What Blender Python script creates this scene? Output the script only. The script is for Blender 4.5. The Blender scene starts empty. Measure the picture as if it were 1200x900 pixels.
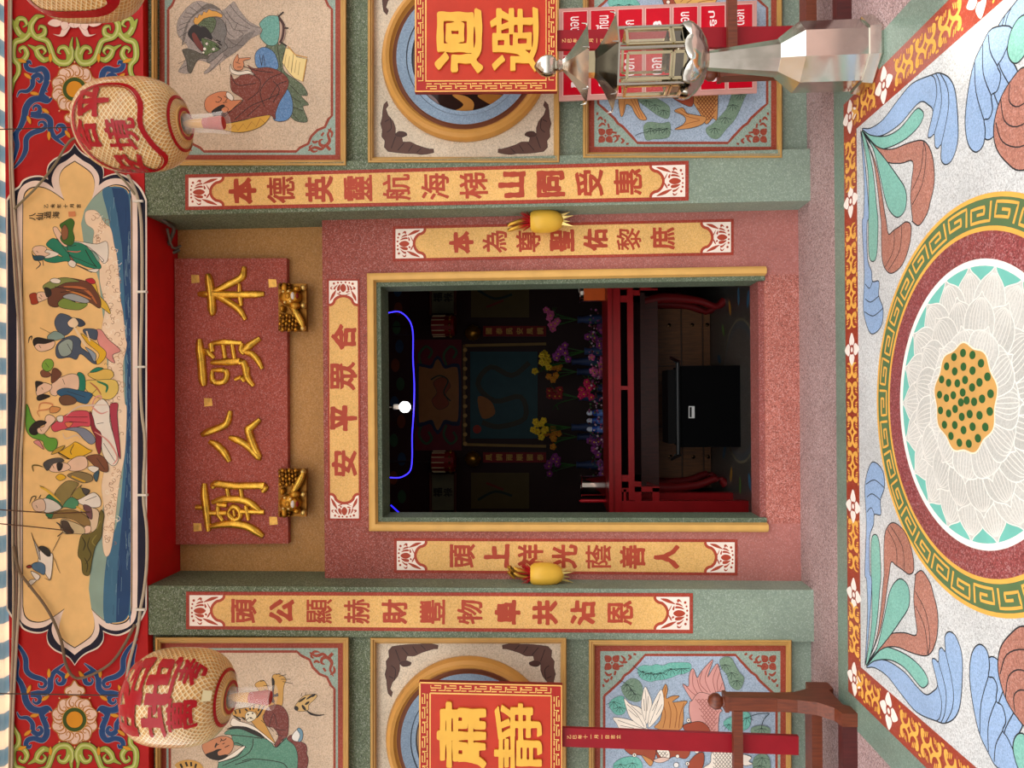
import bpy, bmesh, math, random
from math import sin, cos, pi, radians, sqrt, atan2
from mathutils import Vector
from mathutils.geometry import tessellate_polygon
random.seed(7)
SC = bpy.context.scene
COL = SC.collection

# ------------------------------------------------------------------ camera
FPX, PITCH, ROLL, CX, CY, CAMH = 834.0, radians(3.1), 0.008, 600.0, 466.0, 1.5
V_F = Vector((0, cos(PITCH), sin(PITCH)))
V_UP = Vector((0, -sin(PITCH), cos(PITCH)))
V_X = Vector((1, 0, 0))
V_R = -V_UP * cos(ROLL) - V_X * sin(ROLL)       # picture right = downwards in the place (the photo lies on its side)
V_U = V_X * cos(ROLL) - V_UP * sin(ROLL)        # picture up = right in the place
EYE = Vector((0, 0, CAMH))
cd = bpy.data.cameras.new('camera')
cd.sensor_fit = 'HORIZONTAL'; cd.sensor_width = 36.0
cd.lens = FPX / 1200 * 36.0
cd.shift_y = (CY - 450) / 1200.0
cd.clip_start = 0.05
cam = bpy.data.objects.new('camera', cd); COL.objects.link(cam)
from mathutils import Matrix
m = Matrix.Identity(4)
for i in range(3):
    m[i][0] = V_R[i]; m[i][1] = V_U[i]; m[i][2] = -V_F[i]; m[i][3] = EYE[i]
cam.matrix_world = m
SC.camera = cam

# ------------------------------------------------------------------ light and exposure
vs = SC.view_settings
vs.view_transform = 'Standard'; vs.look = 'None'; vs.gamma = 1.0; vs.use_curve_mapping = False
vs.exposure = 0.0
wd = bpy.data.worlds.new('sky'); SC.world = wd; wd.use_nodes = True
bg = wd.node_tree.nodes['Background']
wnt = wd.node_tree; wtc = wnt.nodes.new('ShaderNodeTexCoord'); wsp = wnt.nodes.new('ShaderNodeSeparateXYZ'); wrp = wnt.nodes.new('ShaderNodeValToRGB')
wnt.links.new(wtc.outputs['Generated'], wsp.inputs[0]); wmr = wnt.nodes.new('ShaderNodeMapRange'); wmr.inputs[1].default_value = -1; wmr.inputs[2].default_value = 1
wnt.links.new(wsp.outputs[2], wmr.inputs[0]); wnt.links.new(wmr.outputs[0], wrp.inputs[0]); wnt.links.new(wrp.outputs[0], bg.inputs[0])
for e, (p, c) in zip([wrp.color_ramp.elements[0], wrp.color_ramp.elements[1]] + [wrp.color_ramp.elements.new(.5 + .01 * i) for i in range(4)], [(0.0, (.16, .145, .13, 1)), (1.0, (1.25, 1.3, 1.36, 1)), (.49, (.24, .22, .20, 1)), (.515, (.50, .48, .46, 1)), (.60, (.62, .60, .58, 1)), (.70, (1.22, 1.22, 1.2, 1))]): e.position = p; e.color = c
bg.inputs[1].default_value = 2.6
sl = bpy.data.lights.new('sun', 'SUN'); sl.energy = 5.0; sl.angle = radians(1.5); sl.color = (1.0, 0.9, 0.75)
sun = bpy.data.objects.new('sun', sl); COL.objects.link(sun)
sun.rotation_euler = Vector((-0.50, -0.30, -1.0)).to_track_quat('-Z', 'Y').to_euler()
bl = bpy.data.lights.new('hall_bulb_light', 'POINT'); bl.energy = 1.6; bl.color = (1.0, 0.85, 0.7); bl.shadow_soft_size = 0.05

# ------------------------------------------------------------------ pixel helpers
def ray(x, y):
    return V_F + V_R * ((x - CX) / FPX) + V_U * ((CY - y) / FPX)
def px(x, y, Y):
    d = ray(x, y); return EYE + d * (Y / d.y)
def fl(x, y, z=0.0):
    d = ray(x, y); return EYE + d * ((z - CAMH) / d.z)
YP, YD, YS, YY = 4.176, 4.38, 4.225, 4.55      # pilaster front, door surround, side walls, recessed wall over the door
MPP = YP / FPX

# ------------------------------------------------------------------ materials
def lin(h):
    h = h.lstrip('#')
    c = [int(h[i:i + 2], 16) / 255 for i in (0, 2, 4)]
    return [(v / 12.92 if v <= 0.04045 else ((v + 0.055) / 1.055) ** 2.4) for v in c] + [1.0]
MATS = {}
def newmat(key):
    mt = bpy.data.materials.new(key); mt.use_nodes = True
    nt = mt.node_tree; b = nt.nodes['Principled BSDF']
    return mt, nt, b
def ramp(nt, fac, stops):
    r = nt.nodes.new('ShaderNodeValToRGB')
    while len(r.color_ramp.elements) < len(stops): r.color_ramp.elements.new(0.5)
    for e, (p, c) in zip(r.color_ramp.elements, stops): e.position = p; e.color = c
    nt.links.new(fac, r.inputs[0]); return r.outputs[0]
def mixc(nt, a, b, fac, mode='MULTIPLY'):
    n = nt.nodes.new('ShaderNodeMix'); n.data_type = 'RGBA'; n.blend_type = mode
    for s, v in ((6, a), (7, b), (0, fac)):
        if hasattr(v, 'links'): nt.links.new(v, n.inputs[s])
        else: n.inputs[s].default_value = v
    return n.outputs[2]
def sc(c, k): return [min(1, v * k) for v in c[:3]] + [1]
def wmix(c, k): return [v + (0.85 - v) * k for v in c[:3]] + [1]
def M(key):
    """t: terrazzo, p: paint, g: gilding, m: polished metal, w: wood, r: rough cloth/paper, e: lit thing -- then #colour"""
    if key in MATS: return MATS[key]
    kind, hx = key.split(':', 1); hx, *opt = hx.split('/')
    mt, nt, b = newmat(key); c = lin(hx)
    tc = nt.nodes.new('ShaderNodeTexCoord').outputs['Object']
    def noise(scale, detail=2):
        n = nt.nodes.new('ShaderNodeTexNoise'); n.inputs['Scale'].default_value = scale; n.inputs['Detail'].default_value = detail
        nt.links.new(tc, n.inputs['Vector']); return n.outputs['Fac']
    if kind in 'tf':
        amp = float(opt[0]) if opt else 0.5
        v = nt.nodes.new('ShaderNodeTexVoronoi'); v.inputs['Scale'].default_value = 190 if kind == 't' else 230
        nt.links.new(tc, v.inputs['Vector'])
        sp = nt.nodes.new('ShaderNodeSeparateColor'); nt.links.new(v.outputs['Color'], sp.inputs[0])
        chips = ramp(nt, sp.outputs[0], [(0.0, sc(c, 1 - 0.75 * amp)), (0.22, sc(c, 1 - 0.3 * amp)), (0.5, c), (0.75, sc(c, 1 + 0.25 * amp)), (0.93, wmix(sc(c, 1 + 0.3 * amp), 0.22 * amp))])
        if len(opt) > 1:      # second colour mixed in towards the lower part of the wall, uneven with noise
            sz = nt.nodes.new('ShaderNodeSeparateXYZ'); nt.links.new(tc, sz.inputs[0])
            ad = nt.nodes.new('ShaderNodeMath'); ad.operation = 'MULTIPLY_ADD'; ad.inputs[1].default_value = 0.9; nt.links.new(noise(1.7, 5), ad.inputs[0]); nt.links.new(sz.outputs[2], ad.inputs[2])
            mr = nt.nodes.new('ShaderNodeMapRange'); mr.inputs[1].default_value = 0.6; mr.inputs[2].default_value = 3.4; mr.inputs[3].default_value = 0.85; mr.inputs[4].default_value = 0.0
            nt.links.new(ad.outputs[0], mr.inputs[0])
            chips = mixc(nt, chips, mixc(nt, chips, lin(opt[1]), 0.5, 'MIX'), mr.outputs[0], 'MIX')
        st = ramp(nt, noise(2.3, 4), [(0.25, (0.80, 0.80, 0.80, 1)), (0.7, (1.06, 1.06, 1.06, 1))])
        nt.links.new(mixc(nt, chips, st, 1.0), b.inputs['Base Color'])
        b.inputs['Roughness'].default_value = 0.6 if kind == 't' else 0.32; b.inputs['Specular IOR Level'].default_value = 0.25 if kind == 't' else 0.45
    elif kind == 'p':
        st = ramp(nt, noise(9, 3), [(0.3, (0.90, 0.90, 0.90, 1)), (0.7, (1.04, 1.04, 1.04, 1))])
        nt.links.new(mixc(nt, c, st, 1.0), b.inputs['Base Color'])
        b.inputs['Roughness'].default_value = float(opt[0]) if opt else 0.5
        b.inputs['Specular IOR Level'].default_value = float(opt[1]) if len(opt) > 1 else 0.25
    elif kind == 'r':
        nt.links.new(ramp(nt, noise(140, 2), [(0.3, sc(c, 0.82)), (0.7, c)]), b.inputs['Base Color'])
        b.inputs['Roughness'].default_value = 0.85
    elif kind == 'g':
        b.inputs['Metallic'].default_value = 0.75; b.inputs['Roughness'].default_value = float(opt[0]) if opt else 0.33
        nt.links.new(ramp(nt, noise(25, 3), [(0.3, sc(c, 0.62)), (0.65, c)]), b.inputs['Base Color'])
    elif kind == 'm':
        b.inputs['Metallic'].default_value = 1.0; b.inputs['Base Color'].default_value = c
        nt.links.new(ramp(nt, noise(18, 2), [(0.3, (0.08,) * 3 + (1,)), (0.7, (0.2,) * 3 + (1,))]), b.inputs['Roughness'])
    elif kind == 'w':
        wv = nt.nodes.new('ShaderNodeTexNoise'); mp = nt.nodes.new('ShaderNodeMapping')
        mp.inputs['Scale'].default_value = (30, 30, 3); nt.links.new(tc, mp.inputs[0]); nt.links.new(mp.outputs[0], wv.inputs['Vector'])
        wv.inputs['Scale'].default_value = 2.5; wv.inputs['Detail'].default_value = 5
        nt.links.new(ramp(nt, wv.outputs['Fac'], [(0.3, sc(c, 0.6)), (0.6, c), (0.8, sc(c, 1.25))]), b.inputs['Base Color'])
        b.inputs['Roughness'].default_value = float(opt[0]) if opt else 0.45
    elif kind == 'e':
        b.inputs['Base Color'].default_value = c
        b.inputs['Emission Color'].default_value = c; b.inputs['Emission Strength'].default_value = float(opt[0]) if opt else 3
    elif kind == 'glass':
        b.inputs['Base Color'].default_value = c; b.inputs['Roughness'].default_value = 0.06
        tr = nt.nodes.new('ShaderNodeBsdfTransparent'); ms = nt.nodes.new('ShaderNodeMixShader')
        ms.inputs[0].default_value = float(opt[0]) if opt else 0.25
        b.inputs['Specular IOR Level'].default_value = 0.8
        nt.links.new(tr.outputs[0], ms.inputs[1]); nt.links.new(b.outputs[0], ms.inputs[2])
        nt.links.new(ms.outputs[0], nt.nodes['Material Output'].inputs['Surface'])
    MATS[key] = mt; return mt

# ------------------------------------------------------------------ mesh builder
class MB:
    def __init__(s): s.v = []; s.f = []; s.k = []; s.keys = []
    def slot(s, key):
        if key not in s.keys: s.keys.append(key)
        return s.keys.index(key)
    def add(s, verts, faces, key):
        b = len(s.v); k = s.slot(key)
        s.v += [tuple(v) for v in verts]
        for f in faces: s.f.append(tuple(b + i for i in f)); s.k.append(k)
    def box(s, x0, x1, y0, y1, z0, z1, key):
        s.add([(x, y, z) for x in (x0, x1) for y in (y0, y1) for z in (z0, z1)],
              [(0, 1, 3, 2), (4, 6, 7, 5), (0, 4, 5, 1), (2, 3, 7, 6), (0, 2, 6, 4), (1, 5, 7, 3)], key)
    def prism(s, front, depth, key, side=None):
        """front: list of world points in a plane y = const; pushed back by depth"""
        n = len(front); bk = [Vector(p) + Vector((0, depth, 0)) for p in front]
        tri = tessellate_polygon([[Vector(p) for p in front]])
        s.add(front, tri, key); s.add(bk, [t[::-1] for t in tri], key)
        s.add(list(front) + bk, [(i, (i + 1) % n, n + (i + 1) % n, n + i) for i in range(n)], side or key)
    def bar(s, a, b, w, h, key, up=(0, 0, 1)):
        a, b, up = Vector(a), Vector(b), Vector(up); d = (b - a).normalized()
        if abs(d.dot(up)) > 0.95: up = Vector((0, 1, 0))
        sx = d.cross(up).normalized() * w / 2; sz = sx.cross(d).normalized() * h / 2
        vs_ = [p + i * sx + j * sz for p in (a, b) for i in (-1, 1) for j in (-1, 1)]
        s.add(vs_, [(0, 1, 3, 2), (4, 6, 7, 5), (0, 4, 5, 1), (2, 3, 7, 6), (0, 2, 6, 4), (1, 5, 7, 3)], key)
    def tube(s, pts, r, key, n=8, smooth=True, per=3):
        P = [Vector(p) for p in pts]
        R = list(r) if hasattr(r, '__len__') else [r] * len(P)
        if smooth and len(P) > 2:
            Q = crom(P, False, per); R = [R[min(int(i / per), len(R) - 1)] * (1 - (i % per) / per) + R[min(int(i / per) + 1, len(R) - 1)] * ((i % per) / per) for i in range(len(Q))]
            P = Q
        ref = Vector((0.3, 0.2, 1)).normalized(); rings = []
        for i, p in enumerate(P):
            d = (P[min(i + 1, len(P) - 1)] - P[max(i - 1, 0)]).normalized()
            a = d.cross(ref)
            if a.length < 0.05: a = d.cross(Vector((1, 0, 0)))
            a.normalize(); b2 = d.cross(a)
            rings += [p + (a * cos(2 * pi * j / n) + b2 * sin(2 * pi * j / n)) * R[i] for j in range(n)]
        fs = [(i * n + j, i * n + (j + 1) % n, (i + 1) * n + (j + 1) % n, (i + 1) * n + j) for i in range(len(P) - 1) for j in range(n)]
        fs += [tuple(range(n)), tuple(range((len(P) - 1) * n, len(P) * n))]
        s.add(rings, fs, key)
    def lathe(s, c, prof, key, n=32, axis='z', rot=0.0, cap=True, keys=None):
        """prof: (radius, height along axis). keys: one key per band"""
        c = Vector(c); vs_ = []
        for r, h in prof:
            for j in range(n):
                a = rot + 2 * pi * j / n
                vs_.append(c + (Vector((r * cos(a), r * sin(a), h)) if axis == 'z' else Vector((r * cos(a), h, r * sin(a)))))
        for i in range(len(prof) - 1):
            kk = keys[i] if keys else key
            base = vs_[i * n:(i + 2) * n]
            s.add(base, [(j, (j + 1) % n, n + (j + 1) % n, n + j) for j in range(n)], kk)
        if cap:
            s.add(vs_[:n], [tuple(range(n))], keys[0] if keys else key); s.add(vs_[-n:], [tuple(range(n))], keys[-1] if keys else key)
    def ball(s, c, r, key, seg=12, rings=8):
        rx, ry, rz = r if hasattr(r, '__len__') else (r, r, r); c = Vector(c)
        vs_ = [c + Vector((0, 0, rz))]
        for i in range(1, rings):
            t = pi * i / rings
            vs_ += [c + Vector((rx * sin(t) * cos(2 * pi * j / seg), ry * sin(t) * sin(2 * pi * j / seg), rz * cos(t))) for j in range(seg)]
        vs_.append(c - Vector((0, 0, rz)))
        fs = [(0, 1 + j, 1 + (j + 1) % seg) for j in range(seg)]
        for i in range(rings - 2):
            o = 1 + i * seg
            fs += [(o + j, o + (j + 1) % seg, o + seg + (j + 1) % seg, o + seg + j) for j in range(seg)]
        o = 1 + (rings - 2) * seg
        fs += [(o + (j + 1) % seg, o + j, len(vs_) - 1) for j in range(seg)]
        s.add(vs_, fs, key)
    def build(s, name, parent=None, smooth=None, kind=None, label=None, weld=True):
        me = bpy.data.meshes.new(name)
        me.from_pydata(s.v, [], s.f); 
        for k in s.keys: me.materials.append(M(k))
        me.polygons.foreach_set('material_index', s.k)
        if weld or smooth:
            bm = bmesh.new(); bm.from_mesh(me)
            bmesh.ops.remove_doubles(bm, verts=bm.verts, dist=1e-5)
            if smooth:
                bmesh.ops.recalc_face_normals(bm, faces=bm.faces)
                ang = radians(smooth)
                for f in bm.faces: f.smooth = True
                for e in bm.edges:
                    if len(e.link_faces) == 2 and e.calc_face_angle(0) > ang: e.smooth = False
            bm.to_mesh(me); bm.free()
        o = bpy.data.objects.new(name, me); COL.objects.link(o)
        if parent is not None:
            o.parent = parent
            acc = Vector((0, 0, 0)); q = parent
            while q is not None: acc += q.location; q = q.parent
            o.location = -acc
        if kind: o['kind'] = kind
        if label: o['label'] = label
        return o
def thing(name, loc, label, cat, group=None):
    o = bpy.data.objects.new(name, None); COL.objects.link(o); o.location = loc; o.empty_display_size = 0.1
    o['label'] = label; o['category'] = cat
    if group: o['group'] = group
    return o
def tag(o, label, cat, group=None):
    o['label'] = label; o['category'] = cat
    if group: o['group'] = group
    return o
def crom(P, closed, per=5):
    out = []; n = len(P)
    for i in range(n if closed else n - 1):
        if closed: p0, p1, p2, p3 = P[i - 1], P[i], P[(i + 1) % n], P[(i + 2) % n]
        else: p0, p1, p2, p3 = P[max(i - 1, 0)], P[i], P[i + 1], P[min(i + 2, n - 1)]
        for j in range(per):
            t = j / per
            out.append(0.5 * (2 * p1 + (p2 - p0) * t + (2 * p0 - 5 * p1 + 4 * p2 - p3) * t * t + (3 * p1 - p0 - 3 * p2 + p3) * t ** 3))
    if not closed: out.append(P[-1].copy())
    return out

# ------------------------------------------------------------------ glyphs
_G = {}
def glyph(ch):
    """filled outline of one character, centred in its box: verts, triangles, outline edges (em units)"""
    if ch in _G: return _G[ch]
    cu = bpy.data.curves.new('glyph', 'FONT'); cu.body = ch; cu.size = 1.0; cu.resolution_u = 3
    ob = bpy.data.objects.new('glyph', cu); COL.objects.link(ob)
    dg = bpy.context.evaluated_depsgraph_get(); dg.update()
    me = bpy.data.meshes.new_from_object(ob.evaluated_get(dg))
    bpy.data.objects.remove(ob); bpy.data.curves.remove(cu)
    bm = bmesh.new(); bm.from_mesh(me); bpy.data.meshes.remove(me)
    bmesh.ops.remove_doubles(bm, verts=bm.verts, dist=1e-5)
    bm.verts.index_update()
    vs_ = [(v.co.x, v.co.y) for v in bm.verts]
    fs = [tuple(v.index for v in f.verts) for f in bm.faces]
    ed = [tuple(v.index for v in e.verts) for e in bm.edges if len(e.link_faces) == 1]
    bm.free()
    xs = [v[0] for v in vs_]; ys = [v[1] for v in vs_]
    mx, my = (min(xs) + max(xs)) / 2, (min(ys) + max(ys)) / 2
    _G[ch] = ([(x - mx, y - my) for x, y in vs_], fs, ed, max(xs) - min(xs), max(ys) - min(ys))
    return _G[ch]
import numpy as np
_B = {}
def glyph_mesh(ch, w, N=76):
    """points and faces of a glyph whose outline is grown by w em (a brush-heavy hand), and its size"""
    if (ch, w) in _B: return _B[(ch, w)]
    vs_, fs, ed, gw, gh = glyph(ch)
    w0, w = w, w * max(0.28, min(1.0, 46 / len(ed)))
    V = np.array(vs_); E0 = V[[e[0] for e in ed]]; E1 = V[[e[1] for e in ed]]
    pad = w * 1.4 + 0.03; gx = np.linspace(-gw / 2 - pad, gw / 2 + pad, N); gy = np.linspace(-gh / 2 - pad, gh / 2 + pad, N)
    X, Y = np.meshgrid(gx, gy, indexing='ij'); Q = np.stack([X.ravel(), Y.ravel()], 1)
    D = np.full(len(Q), 9.0); ins = np.zeros(len(Q), bool)
    for a, b2 in zip(E0, E1):
        d = b2 - a; L = max(d @ d, 1e-12)
        t = np.clip(((Q - a) @ d) / L, 0, 1); D = np.minimum(D, np.hypot(*(Q - a - t[:, None] * d).T))
        if abs(a[1] - b2[1]) > 1e-12:
            c = (a[1] > Q[:, 1]) != (b2[1] > Q[:, 1]); ins ^= c & (Q[:, 0] < d[0] * (Q[:, 1] - a[1]) / d[1] + a[0])
    S = np.where(ins, -D, D).reshape(N, N)
    S = S - w * (1 + 0.35 * np.sin(X * 9 + Y * 7 + ord(ch[0])) * np.sin(Y * 11 - X * 5))
    pts = []; idx = {}; faces = []
    def corner_(i, j):
        if (i, j) not in idx: idx[(i, j)] = len(pts); pts.append((gx[i], gy[j]))
        return idx[(i, j)]
    def cross(p, q):
        key = (p, q) if p < q else (q, p)
        if key not in idx:
            (i, j), (k, l) = key; t = S[i, j] / (S[i, j] - S[k, l]); idx[key] = len(pts)
            pts.append((gx[i] + (gx[k] - gx[i]) * t, gy[j] + (gy[l] - gy[j]) * t))
        return idx[key]
    for i in range(N - 1):
        run = None
        for j in range(N):
            c = [(i, j), (i + 1, j), (i + 1, j + 1), (i, j + 1)] if j < N - 1 else None
            sg = [S[p] < 0 for p in c] if c else [False]
            if c and all(sg) and (run is None or j - run < 4):
                if run is None: run = j
                continue
            if run is not None:
                faces.append((corner_(i, run), corner_(i + 1, run), corner_(i + 1, j), corner_(i, j))); run = None
                if c and all(sg): run = j; continue
            if not any(sg): continue
            poly = []
            for q in range(4):
                p, n_ = c[q], c[(q + 1) % 4]
                if sg[q]: poly.append(corner_(*p))
                if sg[q] != sg[(q + 1) % 4]: poly.append(cross(p, n_))
            if len(poly) > 2: faces.append(tuple(poly))
    _B[(ch, w0)] = (pts, faces, gw + 2 * w, gh + 2 * w); return _B[(ch, w0)]

# ------------------------------------------------------------------ flat painting and inlay work
DL = 0.000016
class Art:
    """pictures painted on, or inlaid in, a plane: traced with the photo's pixel coordinates"""
    def __init__(s, Y=None, z=None, lift0=0.0006):
        s.Y, s.z, s.lift = Y, z, lift0; s.o = (0, 0, 1); s.mb = MB(); s.warp = None; s.dl = DL
    def at(s, ox=0, oy=0, k=1.0, warp=None): s.o = (ox, oy, k); s.warp = warp; return s
    def P(s, p):
        x, y = p[0] / s.o[2] + s.o[0], p[1] / s.o[2] + s.o[1]
        if s.warp: x, y = s.warp(x, y)
        return px(x, y, s.Y - s.lift) if s.Y is not None else fl(x, y, s.z + s.lift)
    def raw(s, pts):
        s.lift += s.dl; return [s.P(p) for p in pts]
    def poly(s, pts, key):
        W = s.raw(pts); s.mb.add(W, tessellate_polygon([W]), key)
    def fill(s, pts, key, smooth=True, out=None, w=0.55, per=4):
        P = [Vector((p[0], p[1], 0)) for p in pts]
        if smooth: P = crom(P, True, per)
        W = s.raw(P); s.mb.add(W, tessellate_polygon([W]), key)
        if out: s.line(P + [P[0]], w, out, smooth=False)
    def line(s, pts, w, key, smooth=True, taper=False, per=4):
        """w in photo pixels; may be a list (one per point)"""
        P = [Vector((p[0], p[1], 0)) for p in pts]; k = s.o[2]
        Wd = list(w) if hasattr(w, '__len__') else None
        if smooth and len(P) > 2:
            n0 = len(P); P = crom(P, False, per)
            if Wd: Wd = [Wd[min(int(i / per), n0 - 1)] * (1 - (i % per) / per) + Wd[min(int(i / per) + 1, n0 - 1)] * ((i % per) / per) for i in range(len(P))]
        L = []; n = len(P)
        for i, p in enumerate(P):
            d = P[min(i + 1, n - 1)] - P[max(i - 1, 0)]
            d = d.normalized() if d.length > 1e-9 else Vector((1, 0, 0))
            ww = (Wd[i] if Wd else w) * k / 2
            if taper: ww *= max(0.12, sin(pi * min(1, max(0, (i + 0.5) / n))) ** 0.6)
            q = Vector((-d.y, d.x, 0)) * ww
            L += [p + q, p - q]
        W = s.raw(L)
        s.mb.add(W, [(2 * i, 2 * i + 1, 2 * i + 3, 2 * i + 2) for i in range(n - 1)], key)
    def oval(s, c, rx, key, ry=None, ang=0, out=None, n=20, w=0.5):
        ry = rx if ry is None else ry
        P = [(c[0] + rx * cos(t) * cos(ang) - ry * sin(t) * sin(ang), c[1] + rx * cos(t) * sin(ang) + ry * sin(t) * cos(ang)) for t in [2 * pi * i / n for i in range(n)]]
        s.fill(P, key, smooth=False, out=out, w=w)
    def text(s, ch, c, size, key, w=0.03, ang=0.0, sx=1.0, fit=None):
        """upright in the place = turned a quarter in the photo; size in current units; fit=(width, height)"""
        pts, tri, gw, gh = glyph_mesh(ch, w); s.lift += s.dl; ca, sa = cos(ang), sin(ang)
        kx, ky = size * sx, size
        if fit: kx, ky = fit[0] / max(gw, 0.2), fit[1] / max(gh, 0.2)
        Q = [s.P((c[0] - gy * ky * ca + gx * kx * sa, c[1] - gy * ky * sa - gx * kx * ca)) for gx, gy in pts]
        s.mb.add(Q, tri, key)
    def end(s, name, parent, label=None, kind=None):
        mb, s.mb = s.mb, MB()
        if not mb.f: return None
        return mb.build(name, parent, label=label, kind=kind, weld=False)
def pane(mb, rect, Y, prof, keys):
    """moulded rectangular frame; rect = photo corners (x0,y0,x1,y1); prof = (inset px, lift m) loops"""
    x0, y0, x1, y1 = rect; vs_ = []
    for d, h in prof:
        vs_ += [px(x0 + d, y0 + d, Y - h), px(x1 - d, y0 + d, Y - h), px(x1 - d, y1 - d, Y - h), px(x0 + d, y1 - d, Y - h)]
    for i in range(len(prof) - 1):
        mb.add(vs_[4 * i:4 * i + 8], [(j, (j + 1) % 4, 4 + (j + 1) % 4, 4 + j) for j in range(4)], keys[i] if isinstance(keys, list) else keys)
def quadp(mb, pts, Y, depth, key):
    mb.prism([px(x, y, Y) for x, y in pts], depth, key)
# ================================================================== the setting
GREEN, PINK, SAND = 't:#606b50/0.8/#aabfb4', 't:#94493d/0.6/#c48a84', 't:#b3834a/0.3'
XI, XO = 1.119, 1.416                        # pilaster inner and outer edge
ZF = px(172, 466, YP).z                       # underside of the painted frieze
ZT = px(9, 466, YP).z                         # its upper edge
# floor: pink terrazzo with an inlaid green border, red flowered border and white field
b = MB(); b.box(-4.2, 4.2, 0.4, YY + 0.3, -0.12, 0.0, 't:#a08482/0.8')
floor = b.build('floor', kind='structure')
for sgn, nm in ((-1, 'wall_left'), (1, 'wall_right')):
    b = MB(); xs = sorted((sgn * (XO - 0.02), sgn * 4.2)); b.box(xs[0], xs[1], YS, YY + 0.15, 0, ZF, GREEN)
    b.build(nm, kind='structure')
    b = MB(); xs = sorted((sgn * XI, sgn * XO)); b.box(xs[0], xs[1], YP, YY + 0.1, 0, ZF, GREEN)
    b.build('trim_%d' % (1 if sgn < 0 else 2), kind='structure')
b = MB(); zd = px(379, 466, YD).z
b.box(-XI, XI, YY, YY + 0.15, zd - 0.02, ZF, SAND)
b.build('wall_over_door', kind='structure')
# door surround: pink terrazzo with an opening
ox0, ox1 = px(600, 613, YD).x, px(600, 327, YD).x
zo1, zo0 = px(441, 466, YD).z, px(897, 466, YD).z
b = MB()
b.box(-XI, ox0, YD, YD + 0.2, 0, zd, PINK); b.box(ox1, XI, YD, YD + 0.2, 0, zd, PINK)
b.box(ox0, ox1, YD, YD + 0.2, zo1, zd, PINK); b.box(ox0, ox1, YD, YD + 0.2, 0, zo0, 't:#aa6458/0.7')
b.build('wall_front', kind='structure')
# the threshold's inner top, darker red
b = MB(); b.box(ox0, ox1, YD + 0.02, YD + 0.2, zo0, px(884, 466, YD + 0.12).z, 't:#8a4a44')
b.build('trim_3', kind='structure')
# gold moulding and green reveal round the opening (three sides)
b = MB()
prof = [(0.0, 0.0), (0.008, 0.035), (0.03, 0.05), (0.05, 0.045), (0.058, 0.02), (0.062, 0.0)]
def u3(d): return [(ox0 - 0.052 + d, zo0 - 0.0), (ox0 - 0.052 + d, zo1 + 0.052 - d), (ox1 + 0.052 - d, zo1 + 0.052 - d), (ox1 + 0.052 - d, zo0 - 0.0)]
loops = [[Vector((x, YD - h, z)) for x, z in u3(d)] for d, h in prof]
for i in range(len(loops) - 1):
    b.add(loops[i] + loops[i + 1], [(j, j + 1, 4 + j + 1, 4 + j) for j in range(3)], 'p:#d2a45c')
for e in (0, 3): b.add([l[e] for l in loops], [tuple(range(len(loops)))], 'p:#d2a45c')
b.build('trim_4', kind='structure', smooth=50)
b = MB(); T = 0.035
b.box(ox0, ox0 + T, YD - 0.01, YD + 0.2, zo0, zo1, 't:#5c6a56'); b.box(ox1 - T, ox1, YD - 0.01, YD + 0.2, zo0, zo1, 't:#5c6a56')
b.box(ox0 + T, ox1 - T, YD - 0.01, YD + 0.2, zo1 - T, zo1, 't:#5c6a56')
b.build('door_frame', kind='structure')
# striped awning over the porch (translucent, sun on top of it)
mt, nt, bs = newmat('awning'); MATS['awning'] = mt
tc = nt.nodes.new('ShaderNodeTexCoord'); sx = nt.nodes.new('ShaderNodeSeparateXYZ'); nt.links.new(tc.outputs['Object'], sx.inputs[0])
mo = nt.nodes.new('ShaderNodeMath'); mo.operation = 'PINGPONG'; mo.inputs[1].default_value = 0.108
nt.links.new(sx.outputs[0], mo.inputs[0])
cr = ramp(nt, mo.outputs[0], [(0.0, lin('#8fa3ad')), (0.46, lin('#8fa3ad')), (0.5, lin('#f2ddca')), (1.0, lin('#f2ddca'))]); 
mo2 = nt.nodes.new('ShaderNodeMath'); mo2.operation = 'DIVIDE'; mo2.inputs[1].default_value = 0.108; nt.links.new(mo.outputs[0], mo2.inputs[0])
nt.links.new(mo2.outputs[0], cr.node.inputs[0])
trl = nt.nodes.new('ShaderNodeBsdfTranslucent'); dif = nt.nodes.new('ShaderNodeBsdfDiffuse'); ms = nt.nodes.new('ShaderNodeMixShader')
nt.links.new(cr, trl.inputs[0]); nt.links.new(cr, dif.inputs[0]); ms.inputs[0].default_value = 0.75
nt.links.new(dif.outputs[0], ms.inputs[1]); nt.links.new(trl.outputs[0], ms.inputs[2]); nt.links.new(ms.outputs[0], nt.nodes['Material Output'].inputs[0])
b = MB(); vs_ = []
AW = [(YP + 0.35, ZT + 0.06), (YP - 0.03, ZT + 0.015), (YP - 0.05, ZT + 0.05), (YP - 0.10, ZT + 0.16), (YP - 0.4, ZT + 0.26), (YP - 1.0, ZT + 0.26), (YP - 1.8, ZT + 0.16), (YP - 2.7, ZT - 0.05)]
n = len(AW) - 1
for yy, zz in AW: vs_ += [(-4.2, yy, zz), (3.62, yy, zz), (3.62, yy, zz + 0.02), (-4.2, yy, zz + 0.02)]
fs = []
for i in range(n): 
    for j in range(4): fs.append((4 * i + j, 4 * i + (j + 1) % 4, 4 * i + 4 + (j + 1) % 4, 4 * i + 4 + j))
fs += [(0, 1, 2, 3), (4 * n, 4 * n + 1, 4 * n + 2, 4 * n + 3)]
b.add(vs_, fs, 'awning'); b.build('ceiling', kind='structure', smooth=40)
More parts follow.
